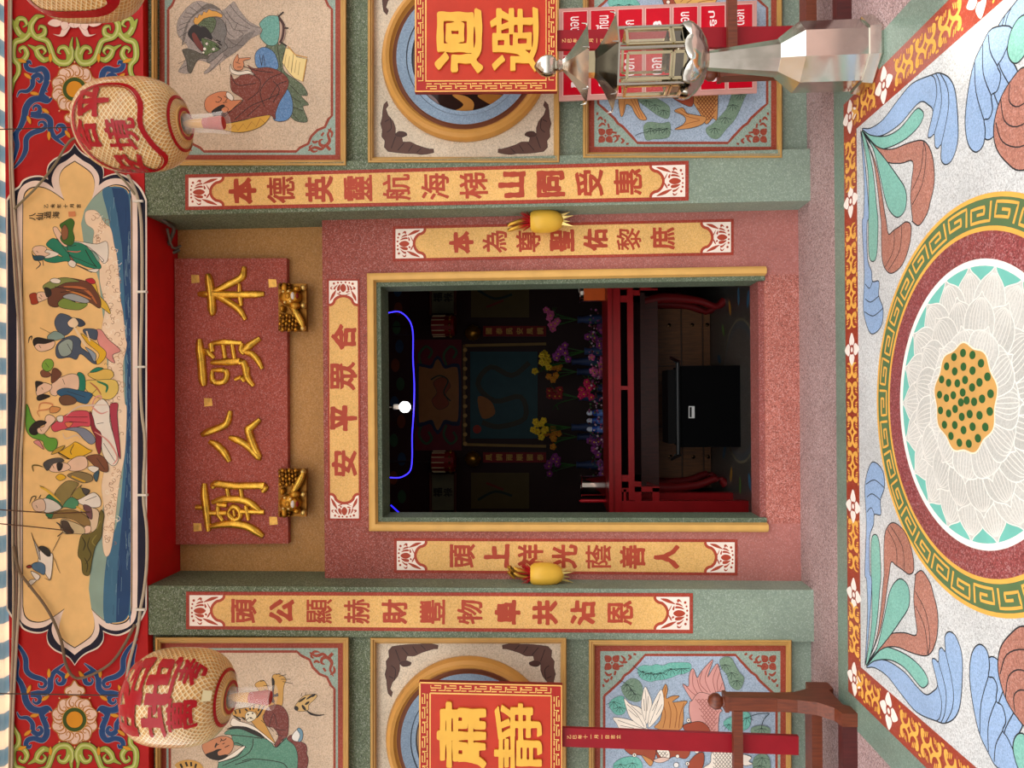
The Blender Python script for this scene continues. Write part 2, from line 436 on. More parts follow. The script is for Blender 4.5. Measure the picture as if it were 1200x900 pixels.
# the hall behind the door: dark red walls, floor and ceiling
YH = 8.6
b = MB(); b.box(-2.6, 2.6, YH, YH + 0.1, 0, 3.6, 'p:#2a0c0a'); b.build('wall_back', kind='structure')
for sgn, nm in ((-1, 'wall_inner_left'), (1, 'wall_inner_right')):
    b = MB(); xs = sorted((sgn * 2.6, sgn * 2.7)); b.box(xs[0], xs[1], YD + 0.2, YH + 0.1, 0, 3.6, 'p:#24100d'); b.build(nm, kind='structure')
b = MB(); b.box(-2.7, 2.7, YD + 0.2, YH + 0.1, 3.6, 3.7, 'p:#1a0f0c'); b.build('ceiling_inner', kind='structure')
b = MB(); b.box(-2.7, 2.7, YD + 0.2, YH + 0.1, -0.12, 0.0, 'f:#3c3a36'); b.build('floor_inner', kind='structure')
# side returns so that no daylight leaks into the hall
for sgn in (-1, 1):
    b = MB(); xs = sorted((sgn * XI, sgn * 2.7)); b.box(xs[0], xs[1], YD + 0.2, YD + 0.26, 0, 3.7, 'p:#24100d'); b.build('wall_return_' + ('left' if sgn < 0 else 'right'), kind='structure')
# ================================================================== couplet strips
TAN, CHAR, WHT = 't:#dfb069/0.25', 'p:#a8422c', 'p:#eedfd2'
LOTUS = [  # traced lotus of a strip's end panel, unit square (0..465 across, 515 along)
 [(215,450),(260,415),(330,410),(385,450),(330,490),(260,485)],[(230,390),(270,360),(340,350),(355,375),(290,380)],[(250,350),(280,320),(340,305),(345,325),(300,335)],
 [(225,500),(270,500),(350,510),(350,545),(280,540)],[(235,540),(290,570),(330,580),(325,605),(280,590)],[(365,315),(430,270),(490,245),(575,245),(500,285),(430,305)],
 [(350,570),(420,580),(500,610),(570,660),(450,635),(390,600)],[(265,290),(300,252),(332,262),(322,298),(300,280)],[(265,620),(300,640),(330,620),(325,652),(290,655)],
 [(375,345),(402,385),(385,405),(372,380)],[(375,500),(398,490),(412,520),(385,515)],[(415,335),(485,445),(440,400)],[(475,455),(440,530),(412,548),(432,500)]]
LDOTS = [(210,295,20),(190,350,15),(180,410,16),(183,480,15),(185,535,17),(205,600,19)]
def strip(name, corners, words, rows, Y, label, cap=40.0, bw=4.0, group='couplet strips'):
    """corners: photo corners of the strip (start-right, start-left, end-right, end-left), where start is its top in the place
    (for the strip over the door: its right end). The frame runs along s (0..L), across t (0..W)."""
    (ax, ay), (bx, by), (cx, cy), (dx, dy) = corners
    L = sqrt((cx - ax) ** 2 + (cy - ay) ** 2); W = sqrt((bx - ax) ** 2 + (by - ay) ** 2)
    def wp(s_, t_):
        s1, t1 = s_ / L, t_ / W
        return ((ax * (1 - s1) + cx * s1) * (1 - t1) + (bx * (1 - s1) + dx * s1) * t1, (ay * (1 - s1) + cy * s1) * (1 - t1) + (by * (1 - s1) + dy * s1) * t1)
    c0 = px(*wp(L / 2, W / 2), Y)
    root = thing(name, px(*wp(L, W / 2), Y), label, 'wall panel', group)
    A = Art(Y).at(warp=wp)
    mb = MB(); mb.prism([px(*wp(*q), Y - 0.004) for q in ((-bw, -bw), (L + bw, -bw), (L + bw, W + bw), (-bw, W + bw))], 0.012, 't:#9c3a2a/0.2')
    mb.build('border', root)
    A.lift = 0.0045
    A.poly([(0, 0), (L, 0), (L, W), (0, W)], TAN); A.end('ground', root)
    for e in (0, 1):
        f = (lambda p: p) if e == 0 else (lambda p: (L - p[0], p[1]))
        k = W / 465.0; kc = cap / 515.0
        shp = [(0, 0)] + [((690 - 145) * kc, 0), (0.93 * cap, 0.02 * W)]
        og = [(cap * 1.02, 0), (cap * .99, .10 * W), (cap * .90, .17 * W), (cap * .80, .20 * W), (cap * .70, .30 * W), (cap * .65, .42 * W), (cap * .64, .5 * W)]
        og = og + [(x, W - y) for x, y in og[-2::-1]]
        P = [f(p) for p in [(0, 0)] + og + [(0, W)]]
        A.fill(P, WHT, smooth=False)
        A.line([f(p) for p in og], 3.8 if W > 36 else 3.2, CHAR)
        for pl in LOTUS:
            mx, my = sum(p[0] for p in pl) / len(pl), sum(p[1] for p in pl) / len(pl)
            A.fill([f(((mx + (x - mx) * 1.08 - 145) * kc, (my + (y - my) * 1.12 - 215) * k)) for x, y in pl], CHAR)
        for x, y, r in LDOTS: A.oval(f(((x - 145) * kc, (y - 215) * k)), r * k, CHAR, n=10)
        A.end('lotus_end', root)
    ang = atan2(cy - ay, cx - ax)
    vert = abs(cx - ax) > abs(cy - ay)
    for ch, (s_, hgt) in zip(words, rows):
        A.at()
        c = wp(s_, W / 2)
        A.text(ch, c, 1, CHAR, w=0.05, ang=ang if vert else ang - pi / 2, fit=(hgt[0], hgt[1]))
        A.end('character', root)
        A.at(warp=wp)
    return root
def rows(n, s0, s1, w, h): return [(s0 + (s1 - s0) * i / (n - 1), (w, h)) for i in range(n)]
strip('couplet_strip', [(221, 208.5), (221, 242), (803, 193), (803, 230.5)], '本德英靈航海梯山同受惠', rows(11, 63, 515, 31, 33), YP,
      'long tan couplet strip on the right green pilaster, ending in a lotus above and below')
strip('couplet_strip', [(222, 697.5), (222, 733.5), (808, 699.5), (808, 738)], '頭公顯赫財豐物阜共沾恩', rows(11, 64, 505, 29, 30), YP,
      'long tan couplet strip on the left green pilaster, ending in a lotus above and below')
strip('couplet_strip', [(463.5, 268.5), (463.5, 303), (856.5, 260), (856.5, 295.5)], '本為尊聖佑黎庶', rows(7, 77, 313, 26, 29), YD,
      'short tan couplet strip on the red surround, right of the doorway', cap=34, bw=3.2)
strip('couplet_strip', [(465, 634), (465, 668), (861, 635.5), (861, 671)], '頭上祥光蔭善人', rows(7, 77, 316, 28, 30), YD,
      'short tan couplet strip on the red surround, left of the doorway', cap=34, bw=3.2)
lw = [(385.5, 329), (419, 328), (387, 608), (420, 607)]
strip('couplet_strip', [(419, 329), (385.5, 329), (420.5, 607.5), (387, 607.5)], '合眾平安', [(66, (30, 30)), (112, (34, 32)), (161, (30, 32)), (214, (31, 30))], YD,
      'short tan strip with four characters above the doorway', cap=28, bw=2.2)

# ================================================================== the gilt name plaque
TP = 0.05
root = thing('name_plaque', px(337, 470, YY - TP), 'red speckled name plaque with four raised gilt characters above the door', 'sign')
b = MB(); quadp(b, [(204.5, 303), (336, 302.5), (337.5, 637), (206, 638)], YY - TP, TP - 0.003, 't:#a34b3d/0.5'); b.build('board', root)
def gilt(name, strokes, ox, oy, k=4.0):
    mb = MB()
    for pts, r in strokes:
        P = [px(ox + x / k, oy + y / k, YY - TP - 0.004) for x, y in pts]
        n = len(P); m_ = 1.7 * r / k * YY / FPX
        rr = [m_ * (0.6 if i in (0, n - 1) and n > 2 else 1.0) for i in range(n)]
        mb.tube(P, rr, 'g:#e4b040/0.22', n=8, per=4)
    return mb.build(name, root, smooth=60)
A2 = lambda *p: list(p)
gilt('gilt_character', [([(210,478),(260,480),(400,482),(480,480),(520,478)],11),([(255,385),(262,420),(272,500),(275,560),(265,570)],13),
    ([(275,470),(340,440),(400,410),(420,390),(425,350)],11),([(280,480),(340,510),(400,550),(432,600)],11),([(402,430),(405,490),(412,535)],9)], 180, 225)
gilt('gilt_character', [([(215,690),(218,740),(225,790),(232,880),(238,910)],13),([(235,740),(260,755),(285,780)],10),([(270,710),(330,705),(415,708)],10),([(270,710),(275,750)],9),([(415,708),(410,740),(425,760)],9),
    ([(325,712),(335,780)],7),([(368,712),(380,785)],7),([(270,800),(350,797),(420,800),(440,870),(470,910)],11),([(415,745),(450,720),(500,685)],12),([(420,750),(460,760),(490,790),(510,830)],10),
    ([(275,835),(340,840),(335,885),(280,890),(275,835)],9),([(440,820),(440,880)],8),([(380,880),(410,870),(425,890)],8)], 180, 225)
gilt('gilt_character', [([(225,240),(255,225),(330,195),(350,170),(360,125)],11),([(262,270),(300,290),(335,325),(356,365)],12),([(355,250),(390,262),(440,290),(490,340),(505,345)],11),([(500,165),(455,205),(445,215),(470,290),(500,345)],12)], 180, 450)
gilt('gilt_character', [([(238,465),(240,520),(250,600),(258,690)],12),([(200,578),(250,578)],8),([(280,490),(290,468),(380,478),(520,478),(510,505)],11),([(275,555),(330,540),(420,545),(470,570),(500,595)],11),
    ([(265,668),(350,655),(430,665),(480,690),(515,715)],12),([(345,490),(352,535)],7),([(408,490),(415,535)],7),([(300,570),(305,610),(325,640)],9),([(300,565),(345,570)],7),([(430,570),(440,600),(445,640)],9),
    ([(350,600),(370,575),(400,590),(405,625),(375,635),(352,612),(350,600)],8),([(265,605),(345,605)],8),([(410,598),(520,600)],8),([(375,590),(380,620)],5)], 180, 450)
for i, (x, y, lb) in enumerate([(229,327,'small gold paper square at the upper right corner of the name plaque'),(319.5,332,'small gold paper square at the plaque edge beside the right gilt lion'),
        (244,471.5,'small gold paper square between the two middle characters of the plaque'),(231.5,618,'small gold paper square at the upper left corner of the name plaque'),(320.5,610.5,'small gold paper square at the plaque edge beside the left gilt lion')]):
    b = MB(); q = [(-5, -5), (4, -4.6), (5, 4), (-4.6, 5)]
    quadp(b, [(x + u, y + v) for u, v in q], YY - TP - 0.003, 0.002, 'g:#e9b65c/0.5')
    o = b.build('gold_paper_square'); tag(o, lb, 'decoration', 'gold paper squares on the plaque')
# ------------------------------------------------------------------ gilt lions below the plaque
def lion(cy, sgn, lb):
    """traced from the right lion; coordinates in the crop 310..390 (11.25 per pixel), sgn flips left and right"""
    G, GD = 'g:#c98e2c/0.3', 'g:#8a5a18/0.4'
    f = lambda x, y, h: px(310 + x / 11.25, cy + sgn * (y - 450) / 11.25, YY - TP - h - .03)
    r = thing('gilt_lion', f(560, 450, 0), lb, 'carving', 'gilt lions under the name plaque')
    s_ = YY / FPX / 11.25
    b = MB(); b.prism([f(180, 140, 0.0), f(550, 140, 0.0), f(555, 770, 0.0), f(185, 765, 0.0)], 0.027, GD); b.build('backing', r)
    def blob(mb, x, y, h, rx, ry, rz, key=G): mb.ball(f(x, y, h), (ry * s_, rz, rx * s_), key, 12, 8)
    b = MB(); blob(b, 340, 320, 0.015, 150, 120, 0.05); blob(b, 310, 300, 0.055, 35, 45, 0.02); blob(b, 400, 310, 0.045, 55, 70, 0.025); blob(b, 260, 210, 0.04, 40, 90, 0.02)
    blob(b, 430, 210, 0.04, 45, 40, 0.03); b.build('head', r, smooth=60)
    b = MB()
    for x, y in ((250, 245), (320, 240), (270, 385), (345, 370)): blob(b, x, y, 0.055, 22, 22, 0.016, 'g:#f0cf80/0.25')
    b.build('eyes', r, smooth=60)
    b = MB(); blob(b, 370, 300, 0.07, 24, 50, 0.012, 'p:#d8cfc4'); blob(b, 430, 300, 0.06, 20, 40, 0.015, 'p:#7d1d12'); b.build('mouth', r, smooth=60)
    b = MB()
    for i in range(4):
        for j in range(6):
            x, y = 205 + j * 42 - i * 4, 560 + i * 55 + (j % 2) * 18
            b.tube([f(x, y - 30, 0.02), f(x + 8, y, 0.045), f(x - 6, y + 32, 0.025)], [0.006, 0.011, 0.004], GD if (i + j) % 2 else G, n=6)
    b.build('mane', r, smooth=60); b = MB()
    for y in (150, 190): 
        for j in range(4): blob(b, 210 + j * 40, y, 0.025, 22, 22, 0.018, GD)
    b.build('brow_curls', r, smooth=60)
    b = MB()
    b.tube([f(340, 430, 0.02), f(410, 520, 0.045), f(480, 640, 0.04), f(510, 720, 0.03)], [0.012, 0.022, 0.022, 0.012], 'g:#e3b348/0.25', n=8)
    blob(b, 240, 470, 0.02, 35, 50, 0.03); blob(b, 400, 430, 0.03, 70, 55, 0.03); b.build('body', r, smooth=60)
    for x, y in ((515, 190), (515, 430), (510, 725)):
        b = MB(); blob(b, x, y, 0.02, 38, 40, 0.025, 'g:#ecc976/0.3'); b.build('paw', r, smooth=60)
lion(360, 1, 'gilt carved lion under the right end of the name plaque, face to the right')
lion(577.5, -1, 'gilt carved lion under the left end of the name plaque, face to the left')
# ================================================================== framed inlaid panels on the side walls
GOLDF, RED, TEAL, BEIGE, INK = 'p:#bb9152/0.4', 't:#96412f/0.2', 't:#93a79a/0.3', 't:#cdb59b/0.35', 'p:#2c2420'
YF_ = YS
def frame(name, rect, lb, group, cat='wall panel'):
    x0, y0, x1, y1 = rect
    r = thing(name, px(x1, (y0 + y1) / 2, YS), lb, cat, group)
    b = MB(); pane(b, rect, YS, [(0, 0), (0, 0.045), (1.2, 0.06), (2.6, 0.06), (3.4, 0.048), (5.0, 0.05), (6.2, 0.04), (7.2, 0.003)], GOLDF)
    b.build('frame', r, smooth=35); return r
# ---- ornamental corners
def corner(A, f, cut, kind):
    """f maps (along, across) distances from the inner corner of the border to photo pixels"""
    if kind == 'scroll':
        A.fill([f(p) for p in [(0, 0), (cut, 0), (cut * .93, cut * .12), (cut * .66, cut * .22), (cut * .6, cut * .42), (cut * .42, cut * .6), (cut * .22, cut * .66), (cut * .12, cut * .93), (0, cut)]], TEAL, smooth=False)
        k = cut / 40.0
        for pts, w in [([(4,32),(8,24),(6,16),(11,10),(17,11),(18,16),(14,18)],2.6),([(32,4),(24,8),(16,6),(10,11)],2.4),([(20,4),(26,3),(30,8),(27,11)],2),([(4,20),(3,26),(8,30)],2),([(5,5),(9,9)],3),([(20,16),(24,14),(27,16)],2),([(16,22),(13,26)],2)]:
            A.line([f((x * k, y * k)) for x, y in pts], 1.55 * w * k, RED, taper=True)
    else:
        A.fill([f(p) for p in [(0, 0), (cut, 0), (cut * .9, cut * .10), (cut * .70, cut * .38), (cut * .52, cut * .5), (cut * .44, cut * .62), (cut * .14, cut * .86), (0, cut)]], TEAL, smooth=False)
        k = cut / 42.0
        for dx, dy in ((0, -6), (6, 0), (0, 6), (-6, 0)):
            ca = atan2(dy, dx) + pi / 4
            A.fill([f(((12 + u * cos(ca) - v * sin(ca)) * k, (12 + u * sin(ca) + v * cos(ca)) * k)) for u, v in ((1.5, 0), (4.5, 3.9), (8, 3.3), (11.2, 0), (8, -3.3), (4.5, -3.9))], RED)
        A.oval(f((12 * k, 12 * k)), 2.4 * k, TEAL, n=8); A.oval(f((12 * k, 12 * k)), 1.2 * k, RED, n=8)
        for pts in [[(22,4),(26,8),(24,12),(20,10)],[(4,22),(8,26),(12,24)],[(30,3),(33,6),(30,9)],[(3,30),(6,33),(9,30)],[(20,16),(25,15)],[(16,21),(15,26)],[(36,2),(39,3)],[(2,36),(3,39)],[(26,12),(29,11)],[(12,27),(11,31)]]:
            A.line([f((x * k, y * k)) for x, y in pts], 2.8 * k, RED, taper=True)
def ground(A, r, rect, field, cut, kind, ins=(0, 6, 10, 11)):
    """red border, teal line, red line with cut corners, field"""
    x0, y0, x1, y1 = rect
    def R_(d, key): A.poly([(x0 + d, y0 + d), (x1 - d, y0 + d), (x1 - d, y1 - d), (x0 + d, y1 - d)], key)
    R_(ins[0], RED); R_(ins[1], TEAL); A.end('border', r)
    d = ins[2]; X0, Y0, X1, Y1 = x0 + d, y0 + d, x1 - d, y1 - d; out = []
    prof = [(0, 1), (.14, .88), (.42, .62), (.5, .5), (.62, .42), (.88, .14), (1, 0)] if kind == 'flower' else [(0, 1), (.10, .9), (.2, .68), (.40, .60), (.58, .42), (.66, .22), (.9, .10), (1, 0)]
    def cr_(cx_, cy_, sx_, sy_, rev):
        q = [(cx_ + sx_ * a * cut, cy_ + sy_ * b_ * cut) for a, b_ in prof]
        return q[::-1] if rev else q
    loop = cr_(X0, Y0, 1, 1, False) + cr_(X1, Y0, -1, 1, True) + cr_(X1, Y1, -1, -1, False) + cr_(X0, Y1, 1, -1, True)
    A.fill(loop, field, smooth=False); A.line(loop + [loop[0]], 3.0, RED, smooth=False); A.end('ground', r)
    d = ins[1] + 1
    for cx_, cy_, sx_, sy_ in ((x0 + d, y0 + d, 1, 1), (x1 - d, y0 + d, -1, 1), (x1 - d, y1 - d, -1, -1), (x0 + d, y1 - d, 1, -1)):
        corner(A, lambda p: (cx_ + sx_ * p[0], cy_ + sy_ * p[1]), cut * 0.92, kind); A.end('corner_ornament', r)
def lines(A, L, key=INK, w=0.5):
    for p in L: A.line(p, w * 1.35, key)

# ---------------------------------------------------------------- dragon and robed elder (upper right)
r = frame('figure_panel', (177.5, -48, 406, 194.5), 'framed panel at the upper right of an elder in brown with a dragon and jar', 'framed figure panels')
A = Art(YS, lift0=0.003); ground(A, r, (187, -41, 399, 187.5), BEIGE, 42, 'scroll')
A.at(200, 0, 7.5)
A.fill([(60,190),(100,120),(150,60),(230,10),(330,30),(440,95),(520,40),(560,15),(600,80),(680,180),(780,240),(800,290),(760,310),(690,350),(620,420),(540,480),(480,520),(430,560),(330,640),(290,640),(350,575),(320,550),(240,530),(200,600),(160,645),(90,640),(70,620),(120,540),(130,500),(100,440),(150,420),(130,380),(60,300)], 't:#9b8f88/0.35', out='p:#5f5650', w=0.3)
A.fill([(330,30),(410,60),(440,95),(350,75),(250,110),(160,200),(130,330),(100,400),(110,300),(150,190),(240,90)], 't:#6f6660/0.3')
A.fill([(480,330),(560,350),(660,300),(740,270),(690,350),(620,420),(520,490),(470,515),(460,450)], 't:#7d746f/0.3')
lines(A, [[(440,95),(520,200),(560,260),(680,270)],[(480,180),(500,280),(560,330)],[(520,40),(600,140),(720,230),(800,240)],[(490,100),(560,190),(700,255)],[(500,340),(560,390),(640,400)],[(500,420),(560,410),(640,330)],[(470,480),(500,500)],[(60,270),(150,230)],[(75,220),(170,190)],[(70,330),(150,280)],[(110,150),(190,150)],[(170,60),(240,110)],[(230,20),(290,80)],[(70,560),(130,530)],[(80,610),(150,570)],[(430,560),(440,620)],[(330,640),(400,570),(460,500)],[(130,110),(210,130)],[(95,400),(140,370)],[(600,270),(640,300),(600,330)],[(590,200),(560,260)]], 'p:#4a423e', 0.45)
A.end('smoke', r)
A.fill([(370,160),(440,165),(480,220),(490,300),(470,360),(500,420),(440,470),(350,545),(320,540),(330,500),(400,440),(430,370),(380,350),(350,270)], 't:#75706c/0.3', out=INK)
A.fill([(240,220),(290,165),(370,150),(400,190),(380,260),(350,290),(300,240)], 't:#5c6b4c/0.4', out=INK)
for i in range(5):
    for j in range(3): A.line([(275+i*22-j*6,185+j*24+i*3),(287+i*22-j*6,178+j*24+i*3),(297+i*22-j*6,190+j*24+i*3)], 0.4, INK)
A.fill([(200,185),(215,150),(235,160),(250,125),(275,135),(290,100),(315,112),(335,80),(365,95),(400,98),(455,130),(450,155),(400,145),(340,150),(290,165),(240,215),(212,215)], 'p:#d39a45', smooth=False, out=INK)
A.fill([(150,300),(175,240),(215,215),(260,235),(310,240),(355,300),(365,350),(330,340),(300,330),(270,360),(230,390),(190,360)], 'p:#2a2322')
A.fill([(185,300),(215,290),(270,380),(295,430),(280,455),(240,420),(200,360)], 'p:#6f3229', out=INK)
A.fill([(270,340),(320,345),(400,380),(430,430),(395,455),(340,470),(300,500),(280,470),(290,420)], 't:#56683e/0.4', out=INK)
A.fill([(105,440),(180,435),(260,470),(330,490),(320,515),(260,515),(215,560),(180,640),(150,620),(140,540)], 't:#5b564b/0.3', out=INK)
for x, y, q in ((318,385,14),(298,430,15),(378,432,15),(288,462,11)): A.oval((x, y), q, 'p:#ece6da', out=INK, n=10)
for x, y in ((322,387),(382,432)): A.oval((x, y), 5, INK, n=8)
for p in ([(400,350),(440,370)],[(410,370),(450,400)],[(395,400),(440,430)]): A.line(p, 1.6, 'p:#2a2322')
A.end('dragon', r)
A.at(180, 0, 4)
A.fill([(530,210),(570,200),(620,215),(605,270),(610,330),(660,370),(700,400),(722,445),(692,450),(727,490),(700,500),(722,565),(690,572),(650,555),(600,480),(560,350),(520,270)], 't:#5f6b52/0.4', out=INK)
lines(A, [[(580,215),(590,280),(600,340)],[(640,400),(680,440)],[(640,450),(690,480)],[(650,500),(700,520)],[(640,520),(680,565)]])
A.end('rock', r)
A.at(200, 0, 7.5)
A.fill([(935,140),(960,150),(1000,210),(1012,262),(1000,340),(970,385),(945,375)], 'p:#b89a86', smooth=True, out=INK)
A.line([(945,150),(985,205),(992,262),(982,330),(960,378)], 3.0, 'p:#4a2d28')
for p in ([(940,150),(992,105)],[(1000,247),(1035,247)],[(970,372),(1020,405)]): A.line(p, 1.8, 'p:#33241f', smooth=False)
A.fill([(780,215),(810,170),(860,140),(920,138),(948,155),(957,260),(945,360),(915,398),(860,398),(815,365),(785,315),(805,265)], 't:#6da59a/0.3', out=INK)
A.end('jar', r)
A.fill([(1010,420),(1060,432),(1110,500),(1200,520),(1165,720),(1090,690),(1040,640),(980,550)], 'p:#e8cf8e', smooth=False, out=INK, w=0.5)
A.line([(1030,405),(1085,470),(1110,485),(1200,505)], 1.2, 'p:#c9964a'); A.line([(1195,520),(1160,715)], 1.2, 'p:#c9964a')
for i in range(5): A.line([(1015+i*30,480+i*16),(1000+i*30,580+i*20)], 0.5, 'p:#8b6a3a')
A.line([(1080,470),(1060,640)], 0.5, INK); A.end('book', r)
A.fill([(740,520),(750,460),(800,418),(860,425),(920,480),(945,600),(850,610),(760,590)], 't:#5f86b4/0.35', out=INK)
lines(A, [[(780,480),(800,580)],[(810,490),(800,570)],[(815,480),(830,580)]])
A.at(180, 0, 4)
A.fill([(560,555),(590,470),(625,418),(650,470),(648,535),(612,568)], 't:#5f86b4/0.35', out=INK)
A.fill([(302,580),(350,578),(450,556),(520,522),(545,520),(545,548),(500,595),(420,620),(350,615),(312,600)], 'p:#cf9f42', out=INK)
A.line([(320,595),(345,588),(355,608),(380,584),(395,612),(420,580),(435,606),(460,570),(480,595),(500,556),(520,575)], 0.6, 'p:#8a4a22', smooth=False)
A.fill([(362,345),(378,372),(425,345),(470,352),(440,305),(470,320),(540,316),(600,340),(632,375),(625,420),(590,480),(572,530),(570,560),(548,540),(500,545),(420,562),(340,578),(308,570),(300,555),(340,525),(420,472),(370,430),(360,395)], 't:#7e3f33/0.35', out=INK, w=0.5)
lines(A, [[(470,352),(500,380),(490,430),(440,470)],[(600,345),(540,370),(500,430),(520,500)],[(625,380),(580,400),(540,470)],[(370,372),(400,400),(480,390)],[(380,560),(450,500),(520,470),(590,440)],[(440,545),(500,490)],[(420,310),(480,330),(560,340)],[(560,380),(590,420),(560,480)]], INK, 0.6)
A.at(200, 0, 7.5); A.fill([(528,560),(542,608),(600,630),(680,620),(745,662),(700,648),(600,660),(540,645),(520,610)], 'p:#e8dccb', out=INK)
A.fill([(555,600),(548,560),(560,520),(590,475),(602,510),(690,505),(695,520),(640,535),(645,570),(625,612),(580,618)], 'p:#d08a62', out=INK)
lines(A, [[(602,510),(590,545)],[(570,545),(610,560)],[(585,590),(625,590)]])
A.at(180, 0, 4)
A.fill([(238,490),(252,455),(300,432),(345,430),(372,452),(375,470),(418,470),(380,505),(345,525),(300,520),(270,530),(248,520)], 'p:#cc8058', out=INK)
A.fill([(345,432),(362,440),(375,458),(368,472),(350,462),(340,445)], 'p:#e6dacb', out=INK)
A.fill([(272,522),(300,500),(330,490),(338,520),(330,548),(295,558),(280,545)], 'p:#2a2220')
A.fill([(318,512),(335,500),(350,510),(342,526),(325,528)], 'p:#cc8058', out=INK)
lines(A, [[(300,452),(318,462),(312,475)],[(290,475),(300,480),(310,476)],[(330,450),(345,462),(335,475)],[(325,482),(345,478)],[(415,470),(350,530),(330,548)]], INK, 0.6)
A.end('elder', r)

# ---------------------------------------------------------------- man with a tiger (upper left)
r = frame('figure_panel', (181.8, 746.5, 409, 990), 'framed figure panel at the upper left: man in a green robe holding a tiger', 'framed figure panels')
A = Art(YS, lift0=0.003); ground(A, r, (189, 753.5, 402, 983), BEIGE, 44, 'scroll')
A.at(230, 780, 7.5); TIG = 'p:#c99a52'
A.fill([(515,165),(545,140),(585,128),(620,165),(632,230),(600,215),(560,228),(530,195)], TIG, out=INK)
A.fill([(665,110),(690,75),(740,80),(790,120),(768,190),(755,350),(690,345),(640,320),(670,230)], TIG, out=INK, w=0.5)
for p in ([(700,80),(745,65)],[(725,95),(790,80)],[(745,120),(830,120)],[(760,140),(850,160)],[(560,140),(600,130)],[(590,175),(640,180)],[(600,205),(640,235)]): A.line(p, 0.7, INK)
A.fill([(665,110),(690,140),(682,250),(715,240),(720,270),(680,280),(690,320),(650,330),(600,380),(580,370),(640,310),(665,230)], INK)
A.fill([(320,400),(380,380),(430,372),(520,340),(600,332),(640,318),(690,335),(640,370),(600,420),(590,480),(700,690),(690,700),(640,640),(540,560),(480,490),(430,480),(390,455),(330,445)], 'p:#c4924a', out=INK)
A.fill([(430,440),(455,405),(510,410),(530,450),(500,482),(450,495)], 'p:#e2d6bb', out=INK)
for p in ([(430,380),(450,400)],[(470,365),(475,390)],[(510,350),(500,385)],[(560,345),(545,400)],[(600,350),(560,420),(530,460)],[(340,395),(350,425)],[(380,385),(385,420)],[(400,455),(430,470)],[(330,440),(390,480)]): A.line(p, 2.2, INK, taper=True)
for x, y in ((455,430),(495,420),(480,460)): A.oval((x, y), 8, INK, n=8)
lines(A, [[(440,480),(470,455),(500,470)],[(520,400),(540,430)],[(570,480),(640,540),(680,580)]])
A.end('tiger', r)
A.fill([(800,640),(840,610),(900,660),(960,690),(975,740),(970,770),(985,830),(960,920),(870,920),(890,820),(880,740),(830,690)], 't:#7c4038/0.35', out=INK)
A.fill([(815,830),(850,822),(880,860),(860,875),(825,858)], 't:#7c4038/0.35', out=INK)
A.fill([(840,620),(870,575),(910,550),(938,590),(930,655),(890,668),(850,655)], 'p:#e0dcd4', out=INK)
A.fill([(885,560),(912,550),(938,590),(930,655),(895,668),(912,610)], 'p:#6c8ea0', out=INK)
A.fill([(250,590),(300,560),(400,560),(540,620),(640,660),(700,720),(760,660),(792,598),(800,650),(860,700),(890,780),(890,900),(870,1150),(700,1300),(230,1200),(195,850),(300,790),(425,725),(360,700),(320,690),(310,615),(255,605)], 't:#5d8f79/0.3', out=INK, w=0.6)
lines(A, [[(320,690),(360,680),(440,720)],[(500,640),(490,720),(430,790),(230,880)],[(400,840),(500,820),(740,850),(800,900)],[(340,870),(480,830)],[(700,720),(790,640)],[(420,720),(360,800),(200,850)],[(300,610),(420,620),(580,640)]], INK, 0.7)
A.fill([(590,460),(620,380),(680,345),(750,355),(805,430),(812,540),(800,620),(760,650),(705,715),(690,690),(722,620),(680,550),(620,530)], 't:#7c4038/0.35', out=INK, w=0.5)
lines(A, [[(640,530),(680,420),(710,530)],[(690,560),(790,570)],[(700,600),(760,620)]])
A.fill([(300,510),(325,460),(380,490),(480,520),(580,590),(695,690),(650,670),(560,600),(440,540),(330,535)], 'p:#e9ddcc', out=INK)
A.fill([(265,562),(330,532),(430,540),(540,580),(600,635),(540,622),(400,562),(320,556)], INK)
A.fill([(195,835),(290,790),(405,712),(425,722),(340,800),(212,845)], 'p:#e9ddcc', out=INK)
A.fill([(50,705),(95,672),(220,620),(305,640),(330,700),(290,775),(200,805),(150,810),(80,780)], 'p:#c4835e', out=INK)
A.fill([(80,782),(150,752),(185,735),(225,735),(190,760),(200,790),(262,780),(275,800),(210,832),(130,822)], INK)
A.line([(165,720),(180,680)], 2.4, INK, taper=True)
lines(A, [[(210,670),(225,650)],[(230,690),(250,680)],[(215,640),(235,660),(265,640)],[(250,720),(290,700)],[(180,700),(200,690)]], INK, 0.7)
A.end('man', r)
A.fill([(862,375),(900,310),(960,260),(1055,255),(1048,290),(990,345),(982,392),(905,402)], 'p:#c9a569', out=INK)
for c, rx, ry in (((880,375),18,22),((930,300),40,9),((1000,275),40,8),((945,370),12,30),((1030,262),22,10),((975,330),24,10)): A.oval(c, rx, INK, ry, ang=-0.6, n=12)
A.line([(965,392),(1010,425),(1070,438),(1128,430)], [0.8, 2.6, 1.8, 0.6], INK); lines(A, [[(920,270),(930,240)],[(960,262),(962,235)]])
A.end('butterfly', r)
A.at(0, 675, 4)
A.line([(830,900),(850,885),(890,880),(930,895),(945,930)], 9, TIG)
for p in ([(845,880),(855,900)],[(870,872),(878,892)],[(895,872),(897,892)],[(920,880),(914,900)]): A.line(p, 2.4, INK)
A.end('tiger_tail', r)

